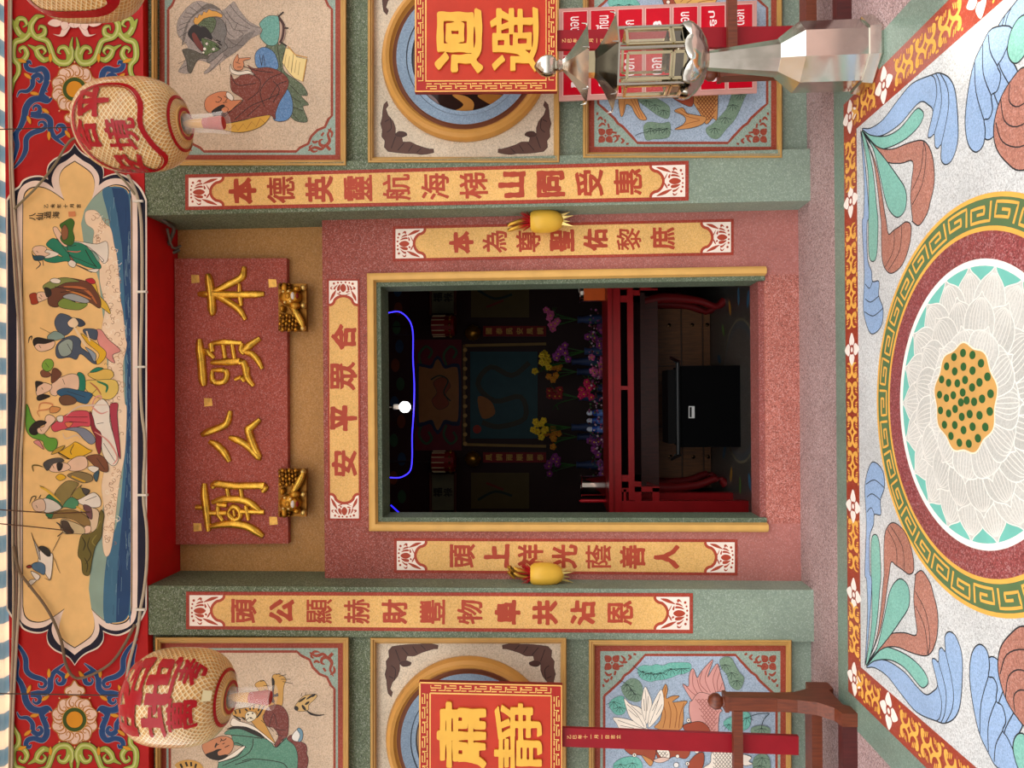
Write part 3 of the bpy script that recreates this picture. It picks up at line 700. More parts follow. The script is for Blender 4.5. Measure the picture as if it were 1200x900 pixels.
# ---------------------------------------------------------------- round windows with bats
BAT = [(330,325),(300,318),(270,315),(240,320),(210,320),(180,322),(150,325),(115,330),(97,350),(100,380),(85,400),(88,430),(80,460),(88,490),(90,520),(95,550),(110,567),(117,545),(105,530),(115,500),(140,470),(150,440),(150,410),(165,422),(195,418),(203,405),(180,395),(185,375),(220,375),(250,360),(280,350),(310,342),(328,342)]
def roundwin(rect, cx_, cy_, sgn, lb):
    r = frame('round_window', rect, lb, 'round windows in square frames', 'window')
    x0, y0, x1, y1 = rect
    A = Art(YS, lift0=0.003); A.poly([(x0 + 7, y0 + 7), (x1 - 7, y0 + 7), (x1 - 7, y1 - 7), (x0 + 7, y1 - 7)], 't:#cfbfa8/0.35'); A.end('ground', r)
    for mx in (1, -1):
        for my in (1, -1):
            f = lambda p: (cx_ + mx * ((p[0] / 4 + 430) - 550), cy_ + my * ((p[1] / 4 + 675) - 867))
            A.fill([f(p) for p in BAT], 'p:#5b4038/0.6', smooth=False, out='p:#3d2a26')
            for q in ([(130,345),(150,400)],[(110,420),(130,440),(125,490)],[(160,335),(190,370)],[(210,330),(230,360)],[(250,325),(270,345)],[(100,470),(120,480)]): A.line([f(p) for p in q], 0.9, 'p:#2f201d')
            A.fill([f(p) for p in [(150,408),(172,400),(203,405),(195,420),(165,424)]], 'p:#4a312b', out='p:#2f201d')
            A.end('bat', r)
    c = px(cx_, cy_, YS - 0.004); k = YS / FPX
    b = MB(); prof = [(99, 0), (99.5, -.02), (97, -.05), (93, -.06), (89, -.055), (87, -.035), (86, -.03)]
    b.lathe(c, [(q * k, h) for q, h in prof], 'p:#c08a42/0.4', n=72, axis='y', cap=False); 
    b.lathe(c, [(86 * k, -.03), (82 * k, -.026), (81 * k, -.04)], 'p:#7a4a34', n=72, axis='y', cap=False); b.build('ring', r, smooth=40)
    b = MB(); b.lathe(c, [(81 * k, -.04), (70 * k, -.030), (69 * k, -.022), (64 * k, -.020), (63 * k, -.010)], 't:#8398ad/0.3', n=72, axis='y', cap=False,
        keys=['t:#8398ad/0.3', 'p:#5a6670', 't:#8ba0b5/0.3', 'p:#5a6670']); b.build('reveal', r, smooth=40)
    b = MB(); b.lathe(c, [(0.001, -.006), (63 * k, -.006)], 'p:#5d4a48/0.08', n=72, axis='y', cap=False); b.build('pane', r)
    A = Art(YS, lift0=0.0125)  # reflections in the window glass, painted on the pane as flat shapes
    if sgn > 0:
        A.at(430, 0, 4); A.fill([(290,440),(420,440),(640,450),(600,505),(500,530),(400,525),(330,490)], 'p:#2a1c18/0.1'); A.fill([(400,445),(460,450),(500,480),(495,520),(475,537),(415,520),(440,505),(450,485)], 'p:#b07a3c/0.2')
        A.fill([(520,445),(640,448),(600,490),(560,480)], 'p:#a06a30/0.2'); A.fill([(230,450),(300,445),(345,500),(300,505)], 'p:#7f6a68/0.1'); A.end('painted_reflection', r)
    else:
        A.at(430, 675, 4); A.fill([(230,720),(240,690),(250,900),(200,880)], 'p:#9a7a58/0.2'); A.line([(180,780),(240,800)], 0.6, INK); A.end('painted_reflection', r)
roundwin((431, -54, 656, 191), 546, 68, 1, 'round window in a square frame with bats, behind the placard at the right')
roundwin((434, 747, 664, 988), 551, 867, -1, 'round window in a square frame with bats, behind the placard at the left')

# ---------------------------------------------------------------- goldfish ponds
WATER, ORANGE, PKF, RDF, LEAF, LEAFT = 't:#a2b3c6/0.35', 'p:#c58a52', 'p:#d49a92', 'p:#9c4a34', 't:#76907a/0.3', 't:#6db3a4/0.3'
def weed(A, pts, key, fans):
    A.fill(pts, key, out='p:#3a4a42', w=0.25)
    for x, y, q in fans:
        for a in (-1.2, -0.6, 0, 0.6, 1.2):
            aa = a + pi / 2; A.line([(x, y), (x + q * .6 * cos(aa), y + q * .5 * sin(aa)), (x + q * cos(aa * 1.05), y + q * sin(aa))], 0.5, 'p:#22302c')
    A.end('water_weed', r)
def scales(A, poly, step, key='p:#f1e6d8', w=0.5):
    from mathutils.geometry import intersect_point_tri_2d
    xs = [p[0] for p in poly]; ys = [p[1] for p in poly]
    def inside(x, y):
        c = False
        for i in range(len(poly)):
            (x1, y1), (x2, y2) = poly[i], poly[i - 1]
            if (y1 > y) != (y2 > y) and x < (x2 - x1) * (y - y1) / (y2 - y1) + x1: c = not c
        return c
    y = min(ys); i = 0
    while y < max(ys):
        x = min(xs) + (step / 2 if i % 2 else 0)
        while x < max(xs):
            if inside(x, y) and inside(x + step * .5, y + step * .4): A.line([(x - step * .45, y), (x, y + step * .5), (x + step * .45, y)], w, key)
            x += step
        y += step * .62; i += 1
r = frame('goldfish_panel', (690, 749.5, 928, 990), 'framed goldfish pond panel at the lower left, behind a red pole', 'framed goldfish panels')
A = Art(YS, lift0=0.003); ground(A, r, (697, 756.5, 921, 983), WATER, 48, 'flower', ins=(0, 6.5, 11, 11))
A.at(640, 760, 6.43)
weed(A, [(690,150),(740,125),(790,130),(830,118),(880,128),(930,108),(1000,105),(1082,110),(1090,160),(1040,190),(1000,195),(940,220),(880,235),(830,240),(780,250),(710,220)], LEAFT, [(730,170,50),(790,180,60),(860,180,60),(940,150,55),(1020,150,50)])
A.line([(655,128),(740,185),(860,190),(940,158),(1080,150)], 0.7, 'p:#22302c')
weed(A, [(565,300),(605,245),(645,225),(690,235),(725,285),(725,370),(690,402),(640,395),(600,370)], LEAF, [(610,270,55),(670,340,50),(640,310,40)]); A.line([(550,238),(610,270),(670,345)], 0.7, 'p:#22302c')
weed(A, [(472,420),(520,370),(580,360),(605,430),(585,490),(520,495)], LEAFT, [(510,400,60),(555,440,45)])
weed(A, [(505,880),(560,830),(640,815),(700,830),(725,900),(640,960),(540,950)], LEAFT, [(560,870,50),(650,860,50)])
A.end('water_weed', r)
A.fill([(820,600),(860,540),(880,420),(870,340),(898,268),(916,310),(905,375),(950,358),(1005,360),(950,405),(1062,395),(1035,450),(1035,540),(1000,615)], ORANGE, out=INK)
lines(A, [[(880,420),(900,500),(880,600)],[(920,400),(940,480),(930,600)],[(960,410),(985,480),(970,600)],[(1040,410),(1010,500),(1000,600)],[(900,290),(890,370)]], 'p:#7a3c22', 0.5)
for pts in ([(505,520),(600,530),(690,560),(770,610),(640,612),(560,610),(530,565)],[(588,375),(635,420),(715,452),(752,560),(742,602),(640,530),(605,450)],[(742,290),(775,340),(797,420),(765,560),(742,540),(716,430)],[(868,308),(888,400),(872,480),(815,560),(770,592),(778,490),(815,390)]):
    A.fill(pts, 'p:#eee3d4', out=INK, w=0.4)
lines(A, [[(610,420),(680,490),(740,590)],[(620,460),(690,520)],[(640,430),(720,500)],[(745,310),(755,420),(750,540)],[(770,360),(760,470)],[(735,380),(742,470)],[(860,340),(830,440),(780,570)],[(875,420),(830,500)],[(850,380),(800,470)],[(540,540),(640,575),(740,605)],[(560,580),(660,600)]], INK, 0.35)
A.fill([(590,750),(700,740),(825,760),(800,870),(775,875),(750,850),(715,805),(640,800)], RDF, out=INK); A.fill([(720,805),(760,820),(805,850),(790,885),(765,870)], ORANGE, out=INK)
A.oval((665,803), 15, 'p:#eee3d4', out=INK, n=14); A.oval((665,803), 6, INK, n=8)
A.fill([(830,765),(900,745),(1060,745),(1085,780),(1050,830),(960,815),(900,850),(850,845)], RDF, out=INK)
A.fill([(835,765),(920,765),(928,830),(880,830)], 'p:#eee3d4', out=INK); scales(A, [(830,760),(925,765),(930,835),(850,820)], 26, INK, 0.6)
A.fill([(810,840),(870,820),(930,830),(880,858),(830,858)], 'p:#d9b7a8', out=INK)
A.oval((990,812), 14, 'p:#eee3d4', out=INK, n=12); A.oval((980,878), 20, 'p:#e9e6e2', out=INK, n=12); A.oval((1135,772), 18, 'p:#eee3d4', out=INK, n=12)
A.end('white_tailed_goldfish', r)
A.at(820, 760, 6.43)
A.fill([(-130,270),(-85,285),(-80,200),(-50,150),(-20,220),(0,190),(30,150),(100,82),(75,165),(60,215),(100,150),(135,115),(160,200),(190,320),(120,330),(-20,420),(-60,390)], PKF, out=INK)
lines(A, [[(20,170),(0,260),(60,330)],[(90,100),(40,220),(80,330)],[(135,130),(100,230),(120,330)],[(150,180),(130,260),(140,330)],[(-50,170),(-50,280),(0,360)],[(-110,275),(-60,330),(0,370)],[(-20,230),(0,300),(40,350)],[(170,260),(150,320)]], 'p:#8a4038', 0.45)
A.fill([(-75,400),(-60,395),(0,330),(120,370),(155,450),(170,470),(150,490),(140,570),(125,640),(-30,640),(-60,560),(-80,480)], PKF, out=INK); scales(A, [(-20,380),(110,380),(150,470),(130,630),(60,640),(20,500)], 28, 'p:#8f4a40', 0.6)
A.fill([(-125,580),(-70,560),(0,550),(60,585),(70,640),(-60,650),(-110,620)], RDF, out=INK); A.oval((-84,542), 16, 'p:#eee3d4', out=INK, n=14); A.oval((-84,542), 6, INK, n=8)
A.end('pink_goldfish', r)
A.fill([(100,775),(250,770),(330,800),(300,900),(240,960),(60,960),(30,900),(80,860)], 'p:#e9ded0', out=INK); scales(A, [(100,775),(250,775),(300,900),(240,950),(110,900)], 26, INK, 0.55)
A.fill([(320,800),(390,820),(370,850),(400,870),(330,880)], 'p:#e9ded0', out=INK); A.fill([(-90,880),(-30,800),(30,790),(20,900),(-60,950)], RDF, out=INK); A.oval((-92,868), 15, 'p:#eee3d4', out=INK, n=12); A.oval((-92,868), 6, INK, n=8)
A.end('white_scaled_goldfish', r)
weed(A, [(150,90),(195,62),(240,75),(270,130),(300,180),(335,225),(310,300),(270,310),(225,270),(205,200),(165,150)], LEAF, [(190,120,50),(240,180,55),(280,240,50)])
weed(A, [(320,415),(420,420),(435,445),(390,475),(340,450)], LEAF, [(380,425,40)]); weed(A, [(180,550),(320,480),(375,490),(385,545),(365,600),(300,625),(230,620)], LEAFT, [(350,520,60),(220,570,50)])
A.line([(350,525),(430,495),(525,488)], 0.8, 'p:#22302c'); weed(A, [(390,600),(460,580),(525,600),(520,645),(400,645)], LEAF, [(465,600,55)]); A.line([(525,490),(480,540),(465,600)], 0.8, 'p:#22302c')
weed(A, [(400,850),(440,800),(500,800),(530,850),(520,960),(420,960)], LEAF, [(470,820,60),(450,880,50)]); A.end('water_weed', r)

r = frame('goldfish_panel', (683, -55, 917, 185.5), 'framed goldfish pond panel at the lower right, behind the steel lamp and the red notices', 'framed goldfish panels')
A = Art(YS, lift0=0.003); ground(A, r, (690, -48, 910, 178.5), WATER, 46, 'flower', ins=(0, 6.5, 11, 11))
A.at(680, 0, 4)
weed(A, [(272,470),(300,452),(340,455),(385,475),(420,505),(412,555),(370,545),(320,510)], LEAF, [(310,470,30),(350,490,30),(390,515,30)])
weed(A, [(296,600),(310,575),(340,572),(380,578),(420,575),(420,635),(390,650),(345,652),(308,655)], LEAF, [(330,600,32),(370,600,32),(405,600,30)]); A.line([(258,635),(300,620),(410,605)], 0.6, 'p:#22302c')
weed(A, [(718,420),(750,410),(792,420),(770,460),(750,510),(725,560),(685,605),(645,650),(605,640),(588,605),(620,580),(660,540),(690,500)], LEAF, [(750,440,28),(715,490,30),(680,550,30),(630,600,28)])
weed(A, [(130,0),(200,-30),(280,20),(220,70),(160,60)], LEAFT, [(180,20,35),(230,20,30)])
A.end('water_weed', r)
A.fill([(515,435),(600,395),(700,400),(690,430),(650,440),(645,500),(640,562),(620,555),(590,582),(560,530),(535,490)], ORANGE, out=INK); scales(A, [(540,430),(650,405),(645,500),(630,560),(590,570),(550,500)], 16, 'p:#6b2c18', 0.7)
A.fill([(440,520),(480,505),(500,530),(545,540),(590,550),(575,580),(520,600),(442,607),(480,585),(495,560),(480,540)], ORANGE, out=INK)
lines(A, [[(450,518),(500,545),(560,560)],[(450,603),(500,580),(560,565)],[(470,512),(510,540)]], 'p:#7a3c22', 0.4)
A.fill([(428,450),(470,425),(520,430),(532,465),(520,500),(470,482)], RDF, out=INK); A.oval((495,455), 11, 'p:#eee3d4', out=INK, n=12); A.oval((495,455), 4, INK, n=8)
A.end('scaled_goldfish', r)
A.fill([(180,460),(220,445),(262,455),(282,510),(312,558),(280,560),(255,530),(240,500),(215,490),(205,530),(190,545)], ORANGE, out=INK); lines(A, [[(210,460),(200,530)],[(235,460),(280,550)],[(250,460),(295,555)]], 'p:#7a3c22', 0.4)
A.end('goldfish_tail', r)
A.fill([(370,-60),(440,-70),(470,0),(430,30),(400,30),(385,0)], RDF, out=INK); A.oval((412,10), 9, 'p:#eee3d4', out=INK, n=12); A.fill([(440,-30),(520,-80),(620,-60),(640,0),(590,40),(500,45),(450,20)], 'p:#d9a95e', out=INK)
lines(A, [[(480,30),(540,-10),(620,-20)],[(510,40),(560,10),(625,0)],[(470,10),(520,-40)]], 'p:#7a3c22', 0.5); A.end('golden_goldfish', r)
# ================================================================== the painted frieze
YF = YP - 0.004
CRIM, NAVY, CREAM, FIELD, BLUE, LGRN, PALE, ORNG = 'p:#b40c10/0.5', 'p:#10122c/0.5', 'p:#eed9cd/0.4', 'p:#f0c684/0.4', 'p:#1b457e/0.5', 'p:#a3b04a/0.4', 'p:#e8c9b8', 'p:#dd9a26'
fr = thing('painted_frieze', Vector((0, YF, ZF)), 'long painted red beam across the top with a sea scene in a pointed cartouche', 'painted beam')
b = MB(); b.box(-4.2, 4.2, YF, YY + 0.15, ZF + 0.003, ZT, CRIM); b.build('beam', fr)
A = Art(YF, lift0=0.0008)
def mir(A, fn, key):
    """both ends of the beam carry the same ornament, turned about the cartouche's middle (y = 474)"""
    for e in (0, 1):
        A.at(0, 780, 7.5, warp=(None if e == 0 else (lambda x, y: (x, 948 - y)))); fn(A); A.end(key, fr)
def two(fn):
    fn(lambda p: p); fn(lambda p: (1310 - p[0], p[1]))
BS = [([(100,-240),(180,-150),(225,-60),(232,40),(285,92),(375,122),(402,155),(382,188),(345,182),(342,152)], [6,30,44,46,46,40,32,24,16,6]),
 ([(570,-20),(490,45),(447,110),(440,200),(395,240),(330,236),(268,238)], [8,36,50,52,48,36,10]),
 ([(500,50),(562,95),(555,150),(515,160),(495,130),(515,108)], [30,44,40,26,16,6]),
 ([(95,60),(170,130),(212,230),(228,310),(275,375),(345,392),(415,372),(455,402)], [14,40,54,58,60,52,44,14]),
 ([(268,262),(330,262),(352,300),(325,332),(292,316),(300,292)], [30,46,38,26,16,6]),
 ([(440,385),(395,405),(372,440),(392,470),(418,450)], [30,38,32,20,6]),
 ([(350,390),(380,470),(408,540),(408,610),(370,655),(300,640),(245,655),(228,695),(258,718),(275,690)], [40,48,52,54,50,44,44,40,28,8]),
 ([(148,405),(175,455),(240,460),(285,510),(290,575),(335,602),(368,575),(350,540),(322,558)], [4,22,34,40,44,44,34,24,6]),
 ([(110,-190),(150,-30),(140,60),(160,120),(210,200)], [6,40,44,30,10])]
def blue(A):
    def d(m):
        for p, w in BS: A.line([m(q) for q in p], [x / 7.5 + 1.0 for x in w], 'p:#9aa5b5', per=5)
        for p, w in BS: A.line([m(q) for q in p], [max(0.3, x / 7.5 - 0.1) for x in w], BLUE, per=5)
    two(d)
GS = [([(575,290),(562,360),(572,430),(535,488),(470,488),(425,445),(400,375),(370,318),(290,290),(255,245),(252,190),(295,132),(355,128)], [6,26,46,52,50,46,44,42,44,46,46,40,8]),
 ([(540,470),(545,420),(515,372),(475,375),(462,408),(485,420)], [30,44,40,28,18,6]),
 ([(410,450),(350,468),(305,430),(285,385),(225,350)], [20,46,46,38,6]),
 ([(300,440),(290,385),(335,368),(362,400),(342,428)], [24,36,32,22,6]),
 ([(240,170),(238,255),(190,305),(125,330),(108,400),(115,460),(150,505),(150,570),(112,640),(100,740)], [20,44,46,46,46,46,40,36,30,8]),
 ([(125,470),(185,470),(218,420),(195,370),(160,385),(172,415)], [30,44,42,30,20,6]),
 ([(240,290),(165,265),(132,210),(100,148)], [20,48,46,8]), ([(132,210),(150,150),(195,150),(215,190),(185,212)], [34,38,34,22,6]),
 ([(248,270),(305,288),(352,265),(355,218),(320,205),(308,238)], [20,44,42,30,20,6])]
def green(A):
    # traced from the crop 0,0 at 6.67; mirrored into the lower end's frame
    c = lambda p: (p[0] / 6.667 * 7.5, (948 - p[1] / 6.667 - 780) * 7.5)
    def d(m):
        for p, w in GS: A.line([m(c(q)) for q in p], [x / 6.667 + 1.2 for x in w], 'p:#3a3a12', per=5)
        for p, w in GS: A.line([m(c(q)) for q in p], [max(0.3, x / 6.667 - 0.2) for x in w], LGRN, per=5)
        for p, w in GS: A.line([m(c((q[0] + 4, q[1] + 3))) for q in p[1:-1]], [max(0.2, x / 6.667 * 0.3) for x in w[1:-1]], 'p:#c9cf86', per=4)
    two(lambda m: d(lambda q: m((q[0] - 663.75 + 655, q[1]))))
LV = [(430,65,0),(595,80,.6),(255,205,.4),(400,285,1.0),(305,438,1.4),(245,590,.9),(443,750,0),(195,725,1.2)]
def leaves(A):
    def d(m):
        for x, y, a in LV:
            P = [(0, -40), (16, -8), (12, 25), (0, 42), (-14, 22), (-14, -10)]
            A.fill([m((x + u * cos(a) - v * sin(a), y + u * sin(a) + v * cos(a))) for u, v in P], ORNG, out='p:#7a4a10', w=0.3)
    two(d)
def medal(A):
    A.oval((655, 480), 178, PALE, 205, n=30)
    for i in range(10):
        a = 2 * pi * i / 10 + pi / 10; cx_, cy_ = 655 + 140 * cos(a), 478 + 150 * sin(a)
        q = lambda u, v: (cx_ + u * cos(a) - v * sin(a), cy_ + u * sin(a) + v * cos(a))
        A.fill([q(-40, -60), (q(10, -76)), q(46, -44), q(66, 0), q(46, 44), q(10, 76), q(-40, 60)], PALE, out='p:#b5762a', w=1.2)
        for sg in (1, -1): A.line([q(50, sg * 26), q(8, sg * 48), q(-30, sg * 34), q(-28, sg * 8), q(0, sg * 10), q(-2, sg * 26)], [.5, 1.6, 1.6, 1.2, 1.0, .5], 'p:#b5762a')
        A.oval(q(88, 0), 7, PALE, n=8); A.line([q(76, 0), q(96, 6)], 0.8, ORNG)
    A.oval((655, 475), 108, 'p:#39521c', n=32, out='p:#d9a04a', w=0.8); A.oval((655, 475), 74, 'p:#dc951d', n=28, out='p:#1e1a10', w=0.4)
    A.fill([(655,130),(690,175),(735,195),(745,235),(705,262),(655,262),(605,262),(568,235),(580,195),(622,175)], PALE, out='p:#b5762a', w=1.4)
    for sg in (1, -1): A.line([(655 + sg * 4, 258), (655 + sg * 45, 262), (655 + sg * 58, 235), (655 + sg * 35, 222), (655 + sg * 28, 240)], [1, 1.6, 1.4, 1.0, .5], 'p:#b5762a')
def rose(A):
    c = lambda p: (p[0] / 6.667 * 7.5 - 8, (948 - p[1] / 6.667 - 780) * 7.5)
    def d(m):
        for p in ([(380,185),(420,150),(480,160),(490,190),(440,210)],[(420,265),(470,270),(490,230),(520,200),(560,195),(540,240),(510,280),(470,285)],[(540,190),(590,165),(590,215),(560,210)],[(480,180),(530,170),(540,210),(500,235)]): A.fill([m(c(q)) for q in p], 'p:#f0d5cb', out='p:#a86a62', w=0.3)
    two(d)
mir(A, blue, 'blue_scroll'); mir(A, green, 'green_scroll'); mir(A, leaves, 'yellow_leaves'); mir(A, medal, 'medallion'); mir(A, rose, 'flower')
# ------------------------------------------------------------------ the cartouche
def both(end):
    """closed outline from one end's half (crop 0,675 at 4)"""
    E = [(x / 4, 675 + y / 4) for x, y in end]
    return E + [(x, 948 - y) for x, y in E[::-1]]
def halfpath(pieces):
    out = []
    for pc in pieces:
        P = [Vector((p[0], p[1], 0)) for p in pc]
        out += [(p.x, p.y) for p in (crom(P, False, 6) if len(P) > 2 else P)][:-1]
    return out + [pieces[-1][-1]]
A.at()
NV = [[(36,0),(36,150)],[(36,150),(62,190),(92,212),(112,242),(150,259),(192,262),(226,250)],[(226,250),(221,280),(230,315),(258,343),(296,362),(327,382),(350,414)],[(350,414),(373,382),(404,358),(454,334),(478,306),(484,280),(482,255)],[(482,255),(520,270),(560,272),(612,246),(655,203),(681,150)],[(681,150),(682,0)]]
WH = [[(78,0),(80,150)],[(80,150),(88,192),(110,224),(150,243),(190,243),(222,232),(252,208)],[(252,208),(242,245),(250,282),(274,318),(312,340),(350,370)],[(350,370),(388,340),(426,318),(456,284),(466,250),(462,222)],[(462,222),(500,248),(550,256),(600,240),(632,205),(643,150)],[(643,150),(645,0)]]
FD = [[(108,0),(109,140)],[(109,140),(118,182),(142,206),(180,214),(218,206),(258,184),(302,152)],[(302,152),(288,190),(279,230),(282,272),(304,304),(350,334)],[(350,334),(396,304),(428,276),(442,240),(440,196),(428,152)],[(428,152),(460,184),(495,210),(540,223),(585,213),(609,182),(616,140)],[(616,140),(617,0)]]
grow = lambda pcs, d: [[(350 + (x - 350) * (1 + d / 330), y + (d if y > 60 else 0)) for x, y in pc] for pc in pcs]
A.fill(both(halfpath(grow(NV, 7))), 'p:#e9dccf', smooth=False); A.fill(both(halfpath(NV)), NAVY, smooth=False); A.end('navy_border', fr)
A.fill(both(halfpath(WH)), CREAM, smooth=False); A.fill(both(halfpath(grow(FD, 5))), 'p:#20120e', smooth=False); A.end('cream_border', fr)
A.fill(both(halfpath(FD)), FIELD, smooth=False); A.end('sky', fr)
A.fill([(107,234),(99,246),(95,262),(98,285),(108,300),(116,330),(124,400),(128,470),(126,560),(118,610),(108,645),(104,690),(107,713),(114,720),(122,726.5),(134,730),(145,728),(151,721),(153.5,690),(153.5,260),(151,227),(145,220),(134,218),(122,221.5),(114,228)], 'p:#8fa99c', smooth=False)
A.fill([(120,223),(126,250),(132,280),(138,310),(142,360),(146,420),(147,500),(143,570),(138,610),(128,640),(122,680),(122,726),(134,729.5),(145,727.5),(150.5,720),(153.5,690),(153.5,260),(150.5,228),(145,220.5),(134,218.6)], 'p:#3f6f8e', smooth=True)
A.fill([(131,220),(138,255),(143,290),(146,350),(149,420),(149.5,500),(147,570),(142,620),(138,660),(136,729),(145,727),(150.5,720),(153.5,690),(153.5,260),(150.5,229),(145,221)], 'p:#1f4470', smooth=False)
random.seed(3); A.dl = 1e-6
for i in range(90):
    y = random.uniform(228, 715); lo = 124 if (y < 250 or y > 650) else 147; x = random.uniform(lo, 152.5); l = random.uniform(6, 22)
    if y + l > 722: continue
    A.line([(x, y), (x + random.uniform(-.8, .8), y + l / 2), (x + random.uniform(-1, 1), y + l)], 0.35, random.choice(['p:#5d86a0', 'p:#7d9fb0', 'p:#173258', 'p:#88aab6']))
A.end('sea', fr); A.dl = DL
CL = 'p:#f0d6b8'
A.fill([(100,249),(108,246),(115,249),(123,262),(130,268),(134,288),(137,300),(140,330),(141,350),(144,365),(147,395),(148.5,405),(144,430),(146,470),(148.5,480),(146.5,530),(141,560),(138,580),(131,640),(124,652),(120,635),(122,600),(119,570),(124,540),(126,500),(124,450),(127,420),(119,390),(123,360),(117,330),(116,300),(109,285),(110,270),(101,262)], CL, out='p:#a0785a', w=0.3)
A.dl = 1e-6
for i in range(190):
    t = i / 189; y = 252 + t * 385; lo, hi = (104 + (y - 252) * .28, 128) if y < 290 else (119, 139 + 6 * sin((y - 290) / 300 * pi)); x = random.uniform(lo + 2, hi)
    q = random.uniform(2.0, 4.4); a0 = random.uniform(0, 6)
    A.line([(x + q * (1 - k / 9) * cos(a0 + k * .8), y + q * (1 - k / 9) * sin(a0 + k * .8)) for k in range(7)], 0.55, random.choice(['p:#a06a44', 'p:#8f6244', 'p:#fbeedb', 'p:#b37a50']), smooth=False)
A.dl = DL; A.end('clouds', fr)
K2 = 'p:#241c1a'
def fig(name, ox, oy, k, parts):
    A.at(ox, oy, k)
    for q in parts:
        pts, key = q[0], q[1]
        if key == 'L': A.line(pts, 1.5 * (q[2] if len(q) > 2 else 0.4), K2)
        elif isinstance(key, tuple): A.line(pts, key[1], key[0], taper=True)
        else: A.fill(pts, key, out=K2, w=0.58)
    A.end(name, fr)
SKIN, WHI = 'p:#e6c2a6', 'p:#e8dfd2'
JADE, BRN, SLT, OLV, YEL, ROSE, MAR = 'p:#1f7d62', 'p:#6b3f2c', 'p:#475468', 'p:#7a6a3a', 'p:#dfae26', 'p:#cc4a5a', 'p:#8c2433'
# 1 flower basket carrier in jade robe
fig('flower_basket_figure', 20, 230, 7.5, [([(490,400),(560,400),(700,420),(790,400),(800,540),(760,590),(690,500),(600,450)], WHI), ([(600,430),(660,470),(760,560),(740,575)], 'L'),
 ([(265,440),(270,400),(310,370),(350,380),(400,420),(500,405),(580,420),(650,480),(700,560),(738,610),(720,640),(610,620),(540,590),(470,590),(430,570),(330,585),(250,570),(240,540),(340,520),(400,530)], JADE), ([(390,430),(470,520),(560,560),(700,620)], 'L'), ([(250,545),(370,510),(260,470)], WHI), ([(345,370),(420,440),(520,430)], 'L'), ([(600,470),(650,560),(700,625)], 'L', .6),
 ([(315,280),(345,270),(370,300),(420,380),(440,440),(400,430),(340,350)], SKIN), ([(375,255),(410,225),(470,195),(505,230),(490,300),(505,370),(480,430),(420,420),(380,370),(400,310)], 'p:#3d6a24'), ([(390,300),(420,250),(450,300),(440,370),(400,380)], 'p:#8d5a3a'), ([(440,440),(460,520),(500,560),(470,550),(450,490)], 'p:#b5584a'),
 ([(440,480),(520,490),(560,480)], ('p:#c9705e', 1.4)), ([(450,580),(480,560),(520,590),(500,625),(460,610)], WHI), ([(510,600),(600,640),(660,670)], ('p:#4a4038', 1.8)), ([(620,650),(660,640),(720,640),(690,670)], WHI),
 ([(135,470),(160,440),(225,435),(262,460),(245,490),(290,505),(240,530),(170,520)], SKIN), ([(130,480),(145,520),(200,520),(240,530),(225,560),(150,560)], 'p:#234a5a'), ([(185,565),(205,600),(165,640)], ('p:#20303a', 1.2)), ([(225,560),(232,610)], ('p:#20303a', 1.0)), ([(170,480),(185,495)], 'L')])
# 2 courtier in brown with a red cap
fig('brown_robed_figure', 20, 340, 7.5, [([(540,-50),(640,-80),(690,-60),(720,40),(790,120),(820,210),(740,150),(640,100),(520,30)], 'p:#d9b13c'), ([(250,-10),(320,-70),(440,-105),(560,-90),(640,-60),(690,0),(735,90),(725,160),(640,110),(560,100),(420,110),(350,150),(280,130),(265,60)], BRN),
 ([(230,-40),(330,-95),(440,-110),(550,-75),(430,-65),(330,-20),(250,0)], 'p:#7f8a4c'), ([(360,110),(420,70),(520,110),(620,120),(560,170),(470,170),(380,150)], 'p:#7d9440'), ([(400,60),(480,30),(600,70),(635,100),(600,115),(500,95)], 'p:#9aa0a4'), ([(410,-30),(560,-20),(640,30),(700,120)], ('p:#b5673a', 3)), ([(430,0),(560,40),(650,80)], ('p:#c9803f', 2)),
 ([(600,-90),(660,-105),(690,-65),(650,-55)], 'p:#b32632'), ([(290,-90),(330,-105),(380,-90),(370,-60),(310,-65)], WHI), ([(110,40),(165,25),(180,80),(185,115),(130,125),(118,90)], 'p:#a4391f'), ([(175,30),(225,15),(275,30),(270,70),(220,95),(185,100)], SKIN), ([(240,-20),(290,-10),(300,40),(260,60)], K2), ([(205,40),(220,60)], 'L'), ([(190,60),(215,80)], 'L'), ([(330,-30),(480,-10),(620,0)], 'L', .5), ([(380,20),(520,10),(660,60)], 'L', .5)])
